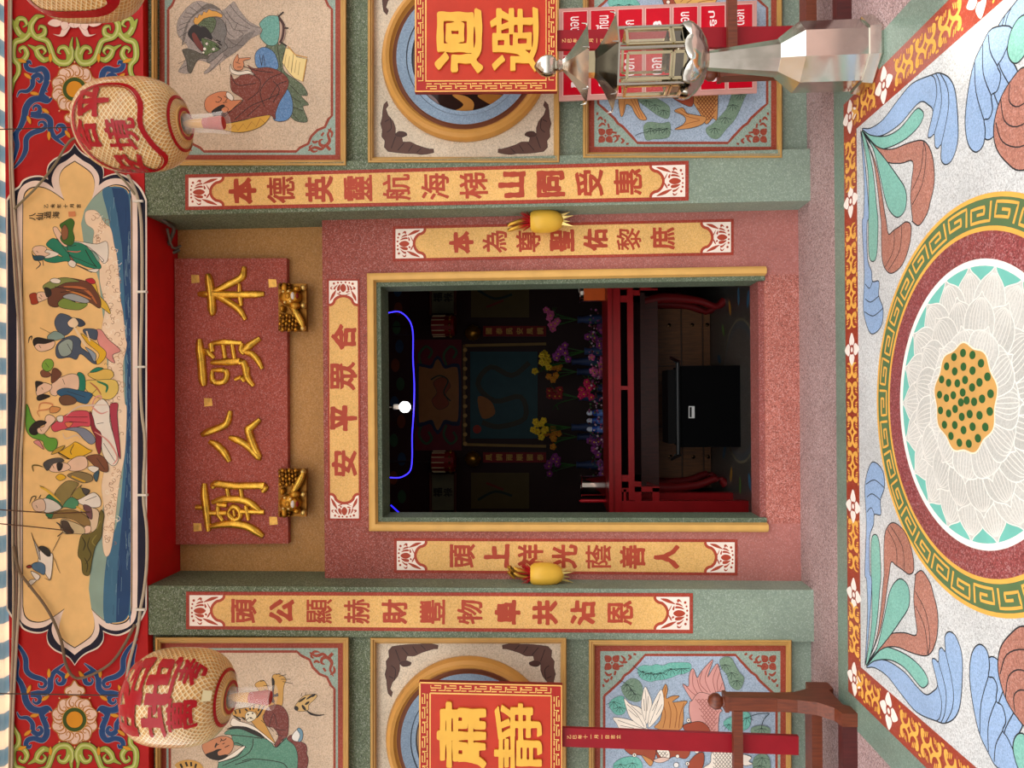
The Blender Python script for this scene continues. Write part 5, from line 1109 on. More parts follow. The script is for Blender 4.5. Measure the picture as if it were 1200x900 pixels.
def paper_lantern(xc, yc, Yc, R, H, lb, words, frames, tilt=0.0, price=None):
    C = px(xc, yc, Yc)
    root = thing('paper_lantern', C, lb, 'lantern', 'paper lanterns under the awning')
    pr = lambda t: R * max(0.0, 1 - abs(t) ** 3.2) ** (1 / 2.1)
    T = [-.955 + 1.91 * i / 36 for i in range(37)]; n = 64
    me = bpy.data.meshes.new('body'); vs_, fs, uv = [], [], []
    th0 = atan2(-C.y, -C.x)
    for t in T:
        for j in range(n + 1):
            a = th0 - pi + 2 * pi * j / n; vs_.append((pr(t) * cos(a), pr(t) * sin(a), t * H / 2)); uv.append((2 * pi * j / n, t * H / 2, 0))
    for i in range(36):
        for j in range(n): k = i * (n + 1) + j; fs.append((k, k + 1, k + n + 2, k + n + 1))
    me.from_pydata(vs_, [], fs); me.materials.append(M('lantern_net'))
    at_ = me.attributes.new('wrap', 'FLOAT_VECTOR', 'POINT'); at_.data.foreach_set('vector', [c for q in uv for c in q])
    for p in me.polygons: p.use_smooth = True
    o = bpy.data.objects.new('body', me); COL.objects.link(o); o.parent = root
    def S(dth, z, off=0.0062):
        t = max(-.955, min(.955, z / (H / 2))); r = pr(t) + off
        e = 1e-3; dr = (pr(min(.96, t + e)) - pr(max(-.96, t - e))) / (2 * e) / (H / 2); nz_ = -dr / sqrt(1 + dr * dr)
        return C + Vector((r * cos(th0 + dth), r * sin(th0 + dth), z + off * nz_))
    for ch, dth, z, wd, ht in words:
        pts, tri, gw, gh = glyph_mesh(ch, 0.045); mb = MB()
        mb.add([S(dth + gx / gw * wd / R, z + gy / gh * ht) for gx, gy in pts], tri, LRED); mb.build('character', root, weld=False)
    for pts, w in frames:
        P = crom([Vector((p[0], p[1], 0)) for p in pts], False, 6); mb = MB(); L = []
        for i, p in enumerate(P):
            d = (P[min(i + 1, len(P) - 1)] - P[max(i - 1, 0)]); d = Vector((d.x * R, d.y, 0)).normalized(); q = Vector((-d.y / R, d.x, 0)) * w / 2
            L += [S(p.x + q.x, p.y + q.y, .0035), S(p.x - q.x, p.y - q.y, .0035)]
        mb.add(L, [(2 * i, 2 * i + 1, 2 * i + 3, 2 * i + 2) for i in range(len(P) - 1)], LRED); mb.build('red_line', root, weld=False)
    zb = -H / 2 * .955; rb = pr(.955)
    b = MB(); b.lathe(C, [(rb, zb + .002), (rb * .95, zb - .008), (rb * .6, zb - .010), (rb * .55, zb + .02)], 'p:#c89a5c', n=40, cap=False); 
    b.build('lower_rim', root, smooth=50)
    b = MB()
    for q, w in ((1.42, .014), (.78, .016)):
        zz = zb - .012 if q < 1 else None
        n2 = 48; L = []
        for j in range(n2):
            a = 2 * pi * j / n2
            for e in (-1, 1):
                r = rb * q + e * w / 2
                if q > 1:
                    t = -.955
                    while pr(t) < r and t < 0: t += .004
                    L.append(C + Vector(((r + .002) * cos(a), (r + .002) * sin(a), t * H / 2 - .0035)))
                else: L.append(C + Vector((r * cos(a), r * sin(a), zz)))
        b.add(L, [(2 * j, 2 * j + 1, (2 * j + 3) % (2 * n2), (2 * j + 2) % (2 * n2)) for j in range(n2)], LRED)
    b.build('bottom_ring', root, weld=False)
    b = MB(); b.lathe(C, [(rb, -zb), (rb * .9, -zb + .02), (rb * .5, -zb + .03)], 'p:#8d1a1a', n=32); b.build('upper_rim', root, smooth=50)
    # plastic-wrapped tassel
    b = MB(); b.lathe(C, [(.012, zb), (.02, zb - .03), (.024, zb - .10), (.034, zb - .19), (.03, zb - .2)], 'p:#b0221f', n=14, keys=['p:#d69a3a', 'p:#d69a3a', 'p:#b0221f', 'p:#b0221f']); b.build('tassel', root, smooth=50)
    b = MB(); b.lathe(C, [(.052, zb + .0), (.045, zb - .05), (.047, zb - .14), (.058, zb - .215)], 'glass:#f4efe6/0.22', n=10, cap=False); b.build('plastic_sleeve', root)
    if price:
        b = MB(); P = [S(price[0] + u, price[1] + v) for u, v in ((-.14, -.014), (.14, -.014), (.14, .014), (-.14, .014))]; b.add(P, [(0, 1, 2, 3)], 'p:#efe3b4'); b.build('price_tag', root)
    b = MB(); b.tube([C + Vector((0, 0, -zb + .02)), C + Vector((0, 0, ZT - .03 - C.z))], .003, 'p:#3a2c22', n=6); b.build('hanging_cord', root)
    return root
fr1 = [([(-1.25, .03), (-1.0, .10), (-.55, .165), (0, .185), (.5, .165), (.85, .10), (.95, 0), (.85, -.10), (.5, -.155), (.0, -.15), (-.4, -.17), (-.9, -.19), (-1.2, -.14), (-1.3, -.05), (-1.25, .03)], .019)]
fr1.append(([(p[0] * .93 - .01, p[1] * .92 - .002) for p in fr1[0][0]], .004))
paper_lantern(157, 147, 3.45, .226, .54, 'paper lantern near the right end of the cartouche, red characters inside a red outline',
    [('合', -.17, .12, .15, .13), ('平', .52, .06, .15, .16), ('境', -.17, -.055, .15, .15), ('安', -.95, -.03, .17, .15)], fr1)
paper_lantern(211, 816, 3.3, .222, .50, 'paper lantern hanging over the man with the tiger, large red characters', [('昭', .0, .125, .38, .125), ('地', .0, -.005, .38, .13), ('考', .52, -.125, .135, .11), ('萬', -.38, -.115, .15, .12)], [], price=(.02, -.2))
fr3 = [([(-1.4, .1), (-.9, -.02), (-.35, -.06), (.3, -.06), (.9, -.02), (1.4, .1)], .03)]
paper_lantern(92, -42, 3.2, .245, .56, 'cut-off paper lantern at the right edge with a broad red outline', [], [([(-.9, .16), (-.92, 0), (-.9, -.16), (-.6, -.2), (.6, -.2), (.9, 0), (.9, .16), (.6, .2), (-.6, .2), (-.9, .16)], .05)])

# ================================================================== gold foil ornaments on the door surround
def ornament(yc, sg, lb):
    f = lambda x, y, h: px(x, y, YD - h)
    c = f(642, yc, .085); r = thing('gold_foil_ornament', c, lb, 'ornament', 'gold foil ornaments beside the door'); k = YD / FPX
    b = MB(); b.lathe(c, [(.001, .105), (.052, .104), (.066, .085), (.072, .04), (.070, -.01), (.060, -.05), (.042, -.08), (.02, -.095), (.001, -.098)], 'p:#d6a93c/0.3', n=28, cap=False); b.build('dome', r, smooth=50)
    b = MB(); random.seed(int(yc))
    for i in range(46):
        a = random.uniform(0, 2 * pi); q = random.uniform(.2, 1); b.tube([c + Vector((.03 * q * cos(a), .03 * q * sin(a), .10)), c + Vector((.075 * q * cos(a), .06 * q * sin(a), .135 + .045 * random.random()))], [.004, .001], 'p:#a80f18', n=5, smooth=False)
    b.build('red_tuft', r)
    b = MB()
    for dx in (-.02, .012): b.tube([c + Vector((dx, 0, .12)), c + Vector((dx - .015 * sg, -.01, .18)), c + Vector((dx - .03 * sg, 0, .235)), c + Vector((dx - .01, .01, .20))], [.013, .014, .012, .006], 'g:#c99638/0.35', n=8)
    b.build('gold_loop', r, smooth=60)
    b = MB()
    for i, dx in enumerate((-.03, -.008, .016, .034)):
        b.add([c + Vector((dx * .6 - .012, -.02, -.07)), c + Vector((dx * .6 + .012, -.025, -.07)), c + Vector((dx * 1.4, -.03 + .01 * (i % 2), -.155 + .02 * (i % 2))), c + Vector((dx * .6, .0, -.07))], [(0, 1, 2), (1, 3, 2), (3, 0, 2)], 'g:#e8cc7c/0.3')
    b.build('gold_streamers', r)
    b = MB(); b.tube([c + Vector((0, .0, .2)), c + Vector((0, .03, .22)), c + Vector((0, .08, .24))], .004, 'p:#6a5a3a', n=6); b.build('hook', r)
ornament(259, 1, 'gold foil ornament with a red tuft, right of the doorway'); ornament(673, -1, 'gold foil ornament with a red tuft, left of the doorway')

# ================================================================== processional placards in their racks
WOOD = 'w:#6a3018/0.4'
def fret(A, x0, y0, x1, y1, d, unit=17.0):
    """double key-pattern line round a placard's edge"""
    for q, w in ((1.0, 1.7), (d, 1.7)):
        A.line([(x0 + q, y0 + q), (x1 - q, y0 + q), (x1 - q, y1 - q), (x0 + q, y1 - q), (x0 + q, y0 + q)], w, 'p:#e9b765', smooth=False)
    def run(p0, p1, flip):
        L = sqrt((p1[0] - p0[0]) ** 2 + (p1[1] - p0[1]) ** 2); n = max(2, round(L / unit)); ux, uy = (p1[0] - p0[0]) / L, (p1[1] - p0[1]) / L; vx, vy = (-uy, ux) if flip else (uy, -ux)
        g = lambda s_, o: (p0[0] + ux * s_ + vx * o, p0[1] + uy * s_ + vy * o); u = L / n; D = d
        for i in range(n):
            a = i * u
            A.line([g(a + u * .05, D * .30), g(a + u * .05, D * .52), g(a + u * .72, D * .52), g(a + u * .72, D * .30), g(a + u * .28, D * .30)], 1.25, 'p:#e9b765', smooth=False)
            A.line([g(a + u * .55, D * .74), g(a + u * .98, D * .74), g(a + u * .98, D * .30)], 1.25, 'p:#e9b765', smooth=False); A.line([g(a + u * .05, D * .74), g(a + u * .4, D * .74)], 1.25, 'p:#e9b765', smooth=False)
    run((x0 + d, y0), (x1 - d, y0), True); run((x0 + d, y1), (x1 - d, y1), False); run((x0, y0 + d), (x0, y1 - d), False); run((x1, y0 + d), (x1, y1 - d), True)
def placard(x0, y0, x1, y1, slope, chars, pole, small, lb):
    YB = 3.80
    wp = lambda x, y: (x, y + slope * (x - x0))
    r = thing('processional_placard', px(936, (pole[2] + pole[3]) / 2, YB + .03), lb, 'sign', 'red and gold placards on poles')
    b = MB(); b.prism([px(*wp(x, y), YB) for x, y in ((x0, y0), (x1, y0), (x1, y1), (x0, y1))], .032, 'p:#a3231c/0.35', side='p:#7d0f14/0.35'); b.build('board', r)
    A = Art(YB, lift0=.0008).at(warp=wp); A.poly([(x0 + 13, y0 + 13), (x1 - 13, y0 + 13), (x1 - 13, y1 - 13), (x0 + 13, y1 - 13)], 'p:#b8341f/0.4'); A.end('field', r)
    fret(A, x0, y0, x1, y1, 13.0); A.end('key_pattern', r)
    for ch, cx_, cy_, w, h in chars:
        pts, tri, gw, gh = glyph_mesh(ch, 0.046); mb = MB()
        W = [px(*wp(cx_ - gy / gh * h, cy_ - gx / gw * w), YB - .012) for gx, gy in pts]; mb.add(W, tri, 'p:#e3ad45/0.4')
        B = [p + Vector((0, .011, 0)) for p in W]; from collections import Counter
        ec = Counter(tuple(sorted((f[i], f[(i + 1) % len(f)]))) for f in tri for i in range(len(f))); n0 = len(W)
        mb.add(W + B, [(a, b_, b_ + n0, a + n0) for (a, b_), c_ in ec.items() if c_ == 1], 'p:#c98f2f/0.4'); mb.build('raised_character', r, weld=False)
    b = MB(); b.prism([px(x, y, YB + .034) for x, y in ((x1 - 30, pole[0]), (936, pole[2]), (936, pole[3]), (x1 - 30, pole[1]))], .024, 'p:#8c1420/0.35'); pl = b.build('pole', r)
    A = Art(YB + .034, lift0=.0006)
    for i, ch in enumerate(small): A.text(ch, (x1 + 8 + i * 6.4, (pole[0] + pole[1]) / 2 + .012 * i + .5), 5.2, 'p:#e0b070', w=.02)
    A.end('inscription', pl)
placard(491, 799, 659, 928, .022, [('肅', 541, 861, 78, 58), ('靜', 607, 861, 78, 56)], (852, 874, 863, 885), '乙巳年十一月一日吉立', 'red placard with gilt characters on a red pole, held by the rack at the left')
placard(486, -20, 653, 108, -.006, [('迴', 538, 48, 76, 56), ('避', 603, 47, 76, 58)], (36, 58, 30, 54), '乙巳年十一月一日吉立', 'red placard with gilt characters on a red pole, behind the steel lamp')
def rack(xp, sg, lb):
    """xp: the visible end; the rack runs outwards (sg) from it"""
    Lr = 1.25; x2 = xp + sg * Lr
    r = thing('placard_rack', Vector((xp, 3.8, 0)), lb, 'rack', 'dark wooden racks')
    for xx in (xp, x2):
        b = MB(); y0, y1 = 3.60, 3.99
        for p in ([(y1, 0), (y1, .12), (y1 - .09, .135), (3.86, .30), (3.855, .0)],): 
            pass
        prof = [(3.595, 0), (3.595, .075), (3.66, .088), (3.72, .15), (3.745, .24), (3.755, .34), (3.835, .34), (3.85, .22), (3.90, .13), (3.985, .115), (3.985, 0), (3.90, 0), (3.88, .03), (3.70, .03), (3.68, 0)]
        P = [Vector((xx - .033, y, z)) for y, z in prof]; Q = [Vector((xx + .033, y, z)) for y, z in prof]; n = len(P); tri = tessellate_polygon([P])
        b.add(P, tri, WOOD); b.add(Q, tri, WOOD); b.add(P + Q, [(i, (i + 1) % n, n + (i + 1) % n, n + i) for i in range(n)], WOOD); b.build('foot', r)
        b = MB(); b.box(xx - .036, xx + .036, 3.757, 3.833, .33, .60, WOOD); b.box(xx - .041, xx + .041, 3.752, 3.838, .585, .605, WOOD); b.build('post', r)
        b = MB(); b.lathe((xx, 3.795, .60), [(.03, 0), (.022, .012), (.04, .03), (.042, .055), (.025, .08), (.001, .088)], WOOD, n=14, cap=False); b.build('knob', r, smooth=50)
    xa, xb = sorted((xp + sg * .034, x2 - sg * .034))
    b = MB(); b.box(xa, xb, 3.757, 3.80, .515, .562, WOOD); b.build('rail', r)
    b = MB(); b.box(xa, xb, 3.775, 3.875, .105, .158, WOOD); b.build('shelf_bar', r)
    b = MB(); b.box(xa, xb, 3.60, 3.655, .0, .072, 'w:#4a1614/0.4'); b.build('front_bar', r)
rack(-1.605, -1, 'dark wooden rack at the left, holding a placard pole upright'); rack(1.70, 1, 'dark wooden rack at the right, behind the steel lamp')

# ================================================================== red notice board behind the steel lamp
nb = thing('notice_board', px(889, 60, 4.16), 'clear notice board of red cards with white lettering, behind the steel lamp', 'notice board')
wp = lambda x, y: (x, y - .042 * (x - 661))
b = MB(); b.prism([px(*wp(*q), 4.14) for q in ((655, 10), (887, 10), (887, 118), (655, 118))], .012, 'p:#c9968c/0.15'); b.build('backing', nb)
words = [('3', 'ดอก'), ('', 'เทียน'), ('3', 'ดอก'), ('', '3'), ('3', 'ดอก'), ('3', 'ธูป'), ('1', 'ดอก')]
A = Art(4.14, lift0=.0008)
for i in range(7):
    xa = 661 + i * 32.3; 
    for j, (ya, yb) in enumerate(((15, 64), (67, 111))):
        A.at(warp=wp); A.poly([(xa - 1.6, ya - 1.6), (xa + 27.6, ya - 1.6), (xa + 27.6, yb + 1.6), (xa - 1.6, yb + 1.6)], 'p:#f0b8b4/0.2'); A.poly([(xa - .9, ya - .9), (xa + 26.9, ya - .9), (xa + 26.9, yb + .9), (xa - .9, yb + .9)], 'p:#b3121f/0.2')
        A.poly([(xa, ya), (xa + 26, ya), (xa + 26, yb), (xa, yb)], 'p:#c40d24/0.2')
        if j == 0:
            c = (xa + 12.5, 29 if words[i][1] != '3' else 33)
            if i == 2: c = (xa + 12.5, 36)
            A.text(words[i][1], c, 1, 'p:#f7e6e6', w=.05, fit=(18 if len(words[i][1]) > 1 else 8, 10 if words[i][1] != 'เทียน' else 15))
            if words[i][0]: A.text(words[i][0], (xa + 12.5, c[1] + 15), 1, 'p:#f7e6e6', w=.05, fit=(6, 10))
        else:
            A.text('ดอก', (xa + 12, 82), 1, 'p:#f7e6e6', w=.05, fit=(20, 12)); A.text(str(i + 1), (xa + 13, 100), 1, 'p:#f7e6e6', w=.05, fit=(6, 10))
        A.end('red_card', nb)

# ================================================================== polished steel pedestal lamp
LX, LY = 1.590, 3.42
lp = thing('steel_pedestal_lamp', Vector((LX, LY, 0)), 'polished steel pedestal lamp with a glass lantern house, standing on the floor at the right', 'lamp')
zz = lambda v: px(v, 68, LY).z
k = LY / FPX; ST = 'm:#c9c4ba'; Z = lambda v, r: (r * k, zz(v))
b0 = Vector((LX, LY, 0)); R8 = pi / 8
b = MB(); b.lathe(b0, [(41 * k, 0), (42 * k, .012), (40 * k, zz(1003)), (34 * k, zz(1003) + .004)], ST, n=8, rot=R8); b.build('foot_plate', lp)
b = MB(); b.lathe(b0, [Z(1004, 37.5), Z(932, 37.5), Z(909, 20.5)], ST, n=8, rot=R8); b.build('pedestal', lp)
b = MB(); b.lathe(b0, [Z(910, 20), Z(829, 10.5), Z(826, 10.5)], ST, n=8, rot=R8); b.build('stem', lp)
b = MB(); nn = 48
prof = [(829, 12), (824, 24), (816, 34), (808, 39.5), (803, 41)]
V = []; 
for v, r in prof:
    for j in range(nn):
        a = 2 * pi * j / nn; lobe = abs(cos(4 * a)); V.append(b0 + Vector((r * k * (1 + .05 * lobe) * cos(a), r * k * (1 + .05 * lobe) * sin(a), zz(v))))
for j in range(nn):
    a = 2 * pi * j / nn; lobe = abs(cos(4 * a)); V.append(b0 + Vector((38 * k * (1 + .10 * lobe) * cos(a), 38 * k * (1 + .10 * lobe) * sin(a), zz(801) + .030 * (lobe - .15))))
b.add(V, [(i * nn + j, i * nn + (j + 1) % nn, (i + 1) * nn + (j + 1) % nn, (i + 1) * nn + j) for i in range(len(prof)) for j in range(nn)], ST); b.build('lotus_bowl', lp, smooth=50)
b = MB(); b.lathe(b0, [Z(808, 36), Z(800, 37), Z(799, 30)], ST, n=6, rot=pi / 6); b.build('house_floor', lp)
n6 = 6; Rh = 37 * k
hp = [Vector((LX + Rh * cos(pi / 6 + 2 * pi * j / 6), LY + Rh * sin(pi / 6 + 2 * pi * j / 6), 0)) for j in range(6)]
zl, zh = zz(800), zz(721)
for j in range(6):
    b = MB(); b.tube([hp[j] + Vector((0, 0, zl)), hp[j] + Vector((0, 0, zh))], .0075, ST, n=8, smooth=False); b.build('corner_post', lp, smooth=50)
    p, q = hp[j], hp[(j + 1) % 6]; d = q - p; cI = d.normalized().cross(Vector((0, 0, 1)))
    if cI.dot(p - b0) < 0: cI = -cI
    at = lambda u, z: p + d * u + Vector((0, 0, z)) + cI * .0
    zd_ = zl + (zh - zl) * .12; zm = zl + (zh - zl) * .86; b = MB()
    for za, zb_ in ((zl + .012, zl + (zh - zl) * .20), (zl + (zh - zl) * .23, zm)):
        for A_, B_ in ((at(.14, za), at(.86, za)), (at(.14, zb_), at(.86, zb_)), (at(.14, za), at(.14, zb_)), (at(.86, za), at(.86, zb_))): b.bar(A_, B_, .013, .012, 'm:#e2d6b2', up=cI)
    for zc in (zl + .004, zh - .004): b.bar(at(0, zc), at(1, zc), .012, .010, ST, up=cI)
    fr_ = b.build('pane_frame', lp)
    b = MB(); za, zb_ = zl + (zh - zl) * .23, zm
    b.add([at(.14, za), at(.86, za), at(.86, zb_), at(.14, zb_)], [(0, 1, 2, 3)], 'glass:#d9d2c8/0.12'); b.add([at(.14, zl + .012), at(.86, zl + .012), at(.86, zl + (zh - zl) * .20), at(.14, zl + (zh - zl) * .20)], [(0, 1, 2, 3)], 'm:#8a857c')
    b.build('pane', fr_)
def roof(nm, v0, r0, v1, r1, tip):
    b = MB(); prof = []; 
    for i in range(9):
        t = i / 8; prof.append(((r1 + (r0 - r1) * (1 - t) ** 1.3) * k, zz(v0) + (zz(v1) - zz(v0)) * t))
    b.lathe(b0, [(r, z - b0.z) for r, z in prof], ST, n=6, rot=pi / 6, cap=False); V = [b0 + Vector((prof[0][0] * cos(pi / 6 + pi * j / 3), prof[0][0] * sin(pi / 6 + pi * j / 3), prof[0][1])) for j in range(6)]
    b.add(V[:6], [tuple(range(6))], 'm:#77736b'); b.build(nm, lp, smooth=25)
    for j in range(6):
        a = pi / 6 + 2 * pi * j / 6; b = MB(); R0 = r0 * k
        p = lambda r, z: b0 + Vector((r * cos(a), r * sin(a), z)); z0 = zz(v0) + .003
        b.tube([p(R0 * .95, z0), p(R0, z0), p(R0 * 1.02, z0 + .012), p(R0 * 1.03, z0 + .026)], [.006, .005, .003, .001], ST, n=6); b.build('eave_tip', lp, smooth=50)
roof('lower_roof', 720, 52, 696, 14, .014)
b = MB(); b.lathe(b0, [Z(698, 14.5), Z(687, 14.5)], 'm:#d9cba8', n=6, rot=pi / 6); b.build('neck', lp)
roof('upper_roof', 688, 42, 657, 5, .010)
b = MB(); b.lathe(b0, [Z(659, 6), Z(655, 8), Z(652, 5)], ST, n=16); b.build('finial_collar', lp, smooth=50)
b = MB(); V = []; nn = 32; pf = [(653, 4), (651, 9), (646, 12.5), (640, 13), (634, 11), (629, 6), (626, 1)]
for v, r in pf:
    for j in range(nn): a = 2 * pi * j / nn; V.append(b0 + Vector((r * k * (1 - .06 * abs(sin(3 * a))) * cos(a), r * k * (1 - .06 * abs(sin(3 * a))) * sin(a), zz(v))))
b.add(V, [(i * nn + j, i * nn + (j + 1) % nn, (i + 1) * nn + (j + 1) % nn, (i + 1) * nn + j) for i in range(len(pf) - 1) for j in range(nn)], ST); b.build('bud_finial', lp, smooth=50)
# ================================================================== inside the hall
HR = 'p:#841014/0.35'
T1 = 5.5; tcx = .063; thw = .95; tz = px(713, 466, T1).z
at_ = thing('altar_table', Vector((tcx, T1 + .3, 0)), 'bright red lacquered altar table with fretwork corners, inside the doorway', 'table')
b = MB(); b.box(tcx - thw, tcx + thw, T1, T1 + .55, tz - .095, tz, HR); b.box(tcx - thw - .02, tcx + thw + .02, T1 - .02, T1 + .57, tz - .03, tz + .002, HR); b.build('table_top', at_)
zq = lambda v: px(v, 466, T1).z
b = MB(); b.box(tcx - thw + .09, tcx + thw - .09, T1 + .01, T1 + .045, zq(743), zq(736), HR); b.box(tcx - .01, tcx + .02, T1 + .012, T1 + .043, zq(736), zq(727), HR); b.build('apron_rail', at_)
for sg in (-1, 1):
    for yy in (T1 + .01, T1 + .47):
        b = MB(); xs = sorted((tcx + sg * thw, tcx + sg * (thw - .085))); b.box(xs[0], xs[1], yy, yy + .07, 0, tz - .09, HR); b.build('leg', at_)
    b = MB(); X = lambda u: tcx + sg * (thw - .085 - u)
    def bx_(u0, u1, v0, v1):
        xs = sorted((X(u0), X(u1))); b.box(xs[0], xs[1], T1 + .012, T1 + .043, zq(v1), zq(v0), HR)
    bx_(0, .20, 743, 751); bx_(0, .10, 764, 772); bx_(.15, .20, 727, 751); bx_(.07, .11, 743, 772); bx_(.07, .10, 727, 744); bx_(0, .09, 730, 733); b.build('fret_corner', at_)
# low table and chest behind it
T2 = 6.15; lt = thing('low_table', Vector((.03, T2 + .3, 0)), 'low brown table with bowed legs behind the black amplifier', 'table'); BW = 'w:#4a1c14/0.5'; z2 = px(751, 466, T2).z; z3 = px(772, 466, T2).z
b = MB(); b.box(-.83, .89, T2, T2 + .5, z2 - .04, z2, BW); b.box(-.80, .86, T2 + .02, T2 + .06, z3, z2 - .04, BW); b.build('table_top', lt)
for sg in (-1, 1):
    for yy in (T2 + .06, T2 + .44):
        b = MB(); x0 = .03 + sg * .79; b.tube([(x0, yy, z2 - .04), (x0 + sg * .03, yy, z2 - .2), (x0 + sg * .01, yy, .25), (x0 - sg * .05, yy, .08), (x0, yy, 0.0)], [.05, .05, .035, .03, .04], 'p:#6d1517/0.35', n=8); b.build('leg', lt, smooth=60)
T3 = 6.75; dc = thing('drawer_chest', Vector((0, T3 + .2, 0)), 'honey brown chest of drawers under the low table', 'cabinet'); zc = lambda v: px(v, 466, T3).z
b = MB(); b.box(-.86, .86, T3 + .02, T3 + .36, 0.0, zc(769), 'w:#4a2a12/0.5'); b.build('carcass', dc)
for r0, r1 in ((771, 798), (800, 823), (825, 838)):
    for c0, c1 in ((-.84, -.29), (-.28, .28), (.29, .84)):
        b = MB(); b.box(c0, c1, T3, T3 + .025, max(.005, zc(r1)), zc(r0), 'w:#7a4a20/0.5'); d = b.build('drawer', dc)
        b = MB(); b.lathe(((c0 + c1) / 2 + (.1 if c0 > 0 else 0), T3 - .022, (max(.005, zc(r1)) + zc(r0)) / 2), [(.001, 0), (.018, .003), (.018, .012), (.008, .022)], 'm:#3a2a1c', n=12, axis='y', cap=False); b.build('knob', d)
# amplifier
T4 = 5.72; am = thing('amplifier', Vector((.0, T4 + .15, 0)), 'black amplifier box with a carrying bar and silver corner caps, on the hall floor', 'speaker'); za = lambda v: px(v, 466, T4).z; xa = lambda y: (466 - y) / FPX * T4
b = MB(); b.box(xa(525), xa(431), T4, T4 + .34, 0.0, za(798), 'p:#040405/0.8/0.06'); b.build('cabinet', am)
b = MB(); b.box(xa(521), xa(435), T4 + .01, T4 + .3, za(798), za(783), 'p:#050506/0.6/0.1'); b.build('control_panel', am)
b = MB(); b.tube([(xa(533), T4 - .015, za(794)), (xa(427), T4 - .015, za(794))], .017, 'p:#1c1e20/0.35/0.3', n=10); b.build('carrying_bar', am, smooth=60)
for yv in (535, 425):
    s_ = 1 if yv > 480 else -1
    b = MB(); b.bar((xa(yv - 2 * s_), T4 - .02, za(797)), (xa(yv + 4 * s_), T4 - .01, za(785)), .02, .02, 'm:#d0d0d0'); b.bar((xa(yv), T4, za(791)), (xa(yv), T4 + .06, za(795)), .02, .02, 'p:#101010'); b.build('corner_cap', am, label='silver corner cap')
A = Art(T4, lift0=.001); A.poly([(807, 476), (814, 476), (814, 490), (807, 490)], 'p:#c8c8c8'); A.poly([(808, 477), (810.6, 477), (810.6, 489), (808, 489)], 'p:#101010'); A.end('badge', am)
# mosaic ring in the hall floor
Fh = FArt(z=0, lift0=.0008); ci = (.04, 5.75)
Fh.oval(ci, .58, 'p:#6a6252', n=48); Fh.oval(ci, .555, 'f:#3e454a', n=48); Fh.oval(ci, .50, 'f:#4a443f', n=48); 
for i in range(16):
    a = 2 * pi * i / 16; Fh.oval((ci[0] + .75 * cos(a), ci[1] + .72 * sin(a)), .07, ('p:#3f6a8a', 'p:#a8762f', 'p:#54703a')[i % 3], .035, ang=a, n=12)
Fh.end('mosaic_ring', bpy.data.objects['floor_inner'])
# ------------------------------------------------------------------ the painted screen behind the altar
T6 = 8.2
sc_ = thing('altar_screen', px(735, 466, T6), 'dark painted screen behind the altar with an orange cartouche and teal dragon panels', 'screen')
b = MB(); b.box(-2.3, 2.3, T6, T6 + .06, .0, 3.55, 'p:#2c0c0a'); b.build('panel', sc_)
A = Art(T6, lift0=.004)
A.poly([(452, 330), (480, 330), (480, 600), (452, 600)], 'p:#3a1a1c'); 
for i in range(12): A.oval((466 + 5 * sin(i * 3), 340 + i * 22), 5, ('p:#2c4a6a', 'p:#7d3a1c', 'p:#3a5a3a')[i % 3], 8, n=12)
A.end('upper_band', sc_)
A.poly([(486, 398), (541, 398), (541, 528), (486, 528)], 'p:#6e1a26')
for e in (1, -1):
    q = lambda x, y: (x, 463 + e * (y - 463))
    for x0 in (499, 528): A.line([q(x0 - 5, 428), q(x0 - 8, 416), q(x0, 406), q(x0 + 7, 412), q(x0 + 3, 420)], 3, 'p:#3a5a3a')
A.fill([(488, 432), (492, 426), (504, 428), (509, 420), (513, 417), (517, 420), (522, 428), (533, 426), (540, 434), (540, 492), (533, 499), (522, 497), (517, 505), (513, 509), (509, 505), (504, 497), (492, 500), (488, 493)], 'p:#1c2c4c')
A.fill([(491, 435), (494, 430), (506, 432), (510, 424), (513, 421), (516, 424), (521, 432), (532, 430), (537, 437), (537, 488), (532, 494), (521, 492), (516, 500), (513, 504), (510, 500), (506, 492), (494, 495), (491, 489)], 'p:#a8703a')
A.fill([(508, 448), (520, 442), (528, 452), (522, 462), (526, 474), (514, 480), (506, 470), (512, 460)], 'p:#9a4a2a', out='p:#20302a'); A.line([(505, 445), (515, 440), (525, 446), (520, 460), (528, 470)], 1.6, 'p:#2a3a2a'); A.end('cartouche', sc_)
for e in (1, -1):
    q = lambda x, y: (x, 463 + e * (y - 463)); A.poly([q(552, 412), q(640, 412), q(640, 366), q(552, 366)] if 0 else [q(552, 372), q(620, 372), q(620, 330), q(552, 330)], 'p:#5a4a22')
    A.line([q(560, 340), q(580, 350), q(600, 345)], 3, 'p:#20302a'); A.line([q(570, 360), q(590, 352)], 2.5, 'p:#7a2a1a'); A.end('side_panel', sc_)
A.poly([(551, 412), (630, 412), (630, 514), (551, 514)], 'p:#24525a')
A.line([(620, 425), (600, 440), (575, 430), (560, 450), (580, 470), (610, 465), (615, 490), (585, 500), (565, 495)], 6, 'p:#3a3a2c'); A.fill([(560, 465), (575, 470), (580, 485), (565, 490)], 'p:#a86a2a'); A.oval((559, 503), 5, 'p:#a8321f'); A.end('dragon_panel', sc_)
A.line([(545, 405), (640, 403)], 3.2, 'p:#9a7a3a'); A.line([(545, 521), (640, 523)], 3.2, 'p:#9a7a3a'); A.line([(544, 404), (544, 522)], 3, 'p:#7a5a2a')
for i in range(11): A.oval((545, 410 + i * 11), 2.6, 'p:#c9a45a', n=8)
A.end('gilt_border', sc_)
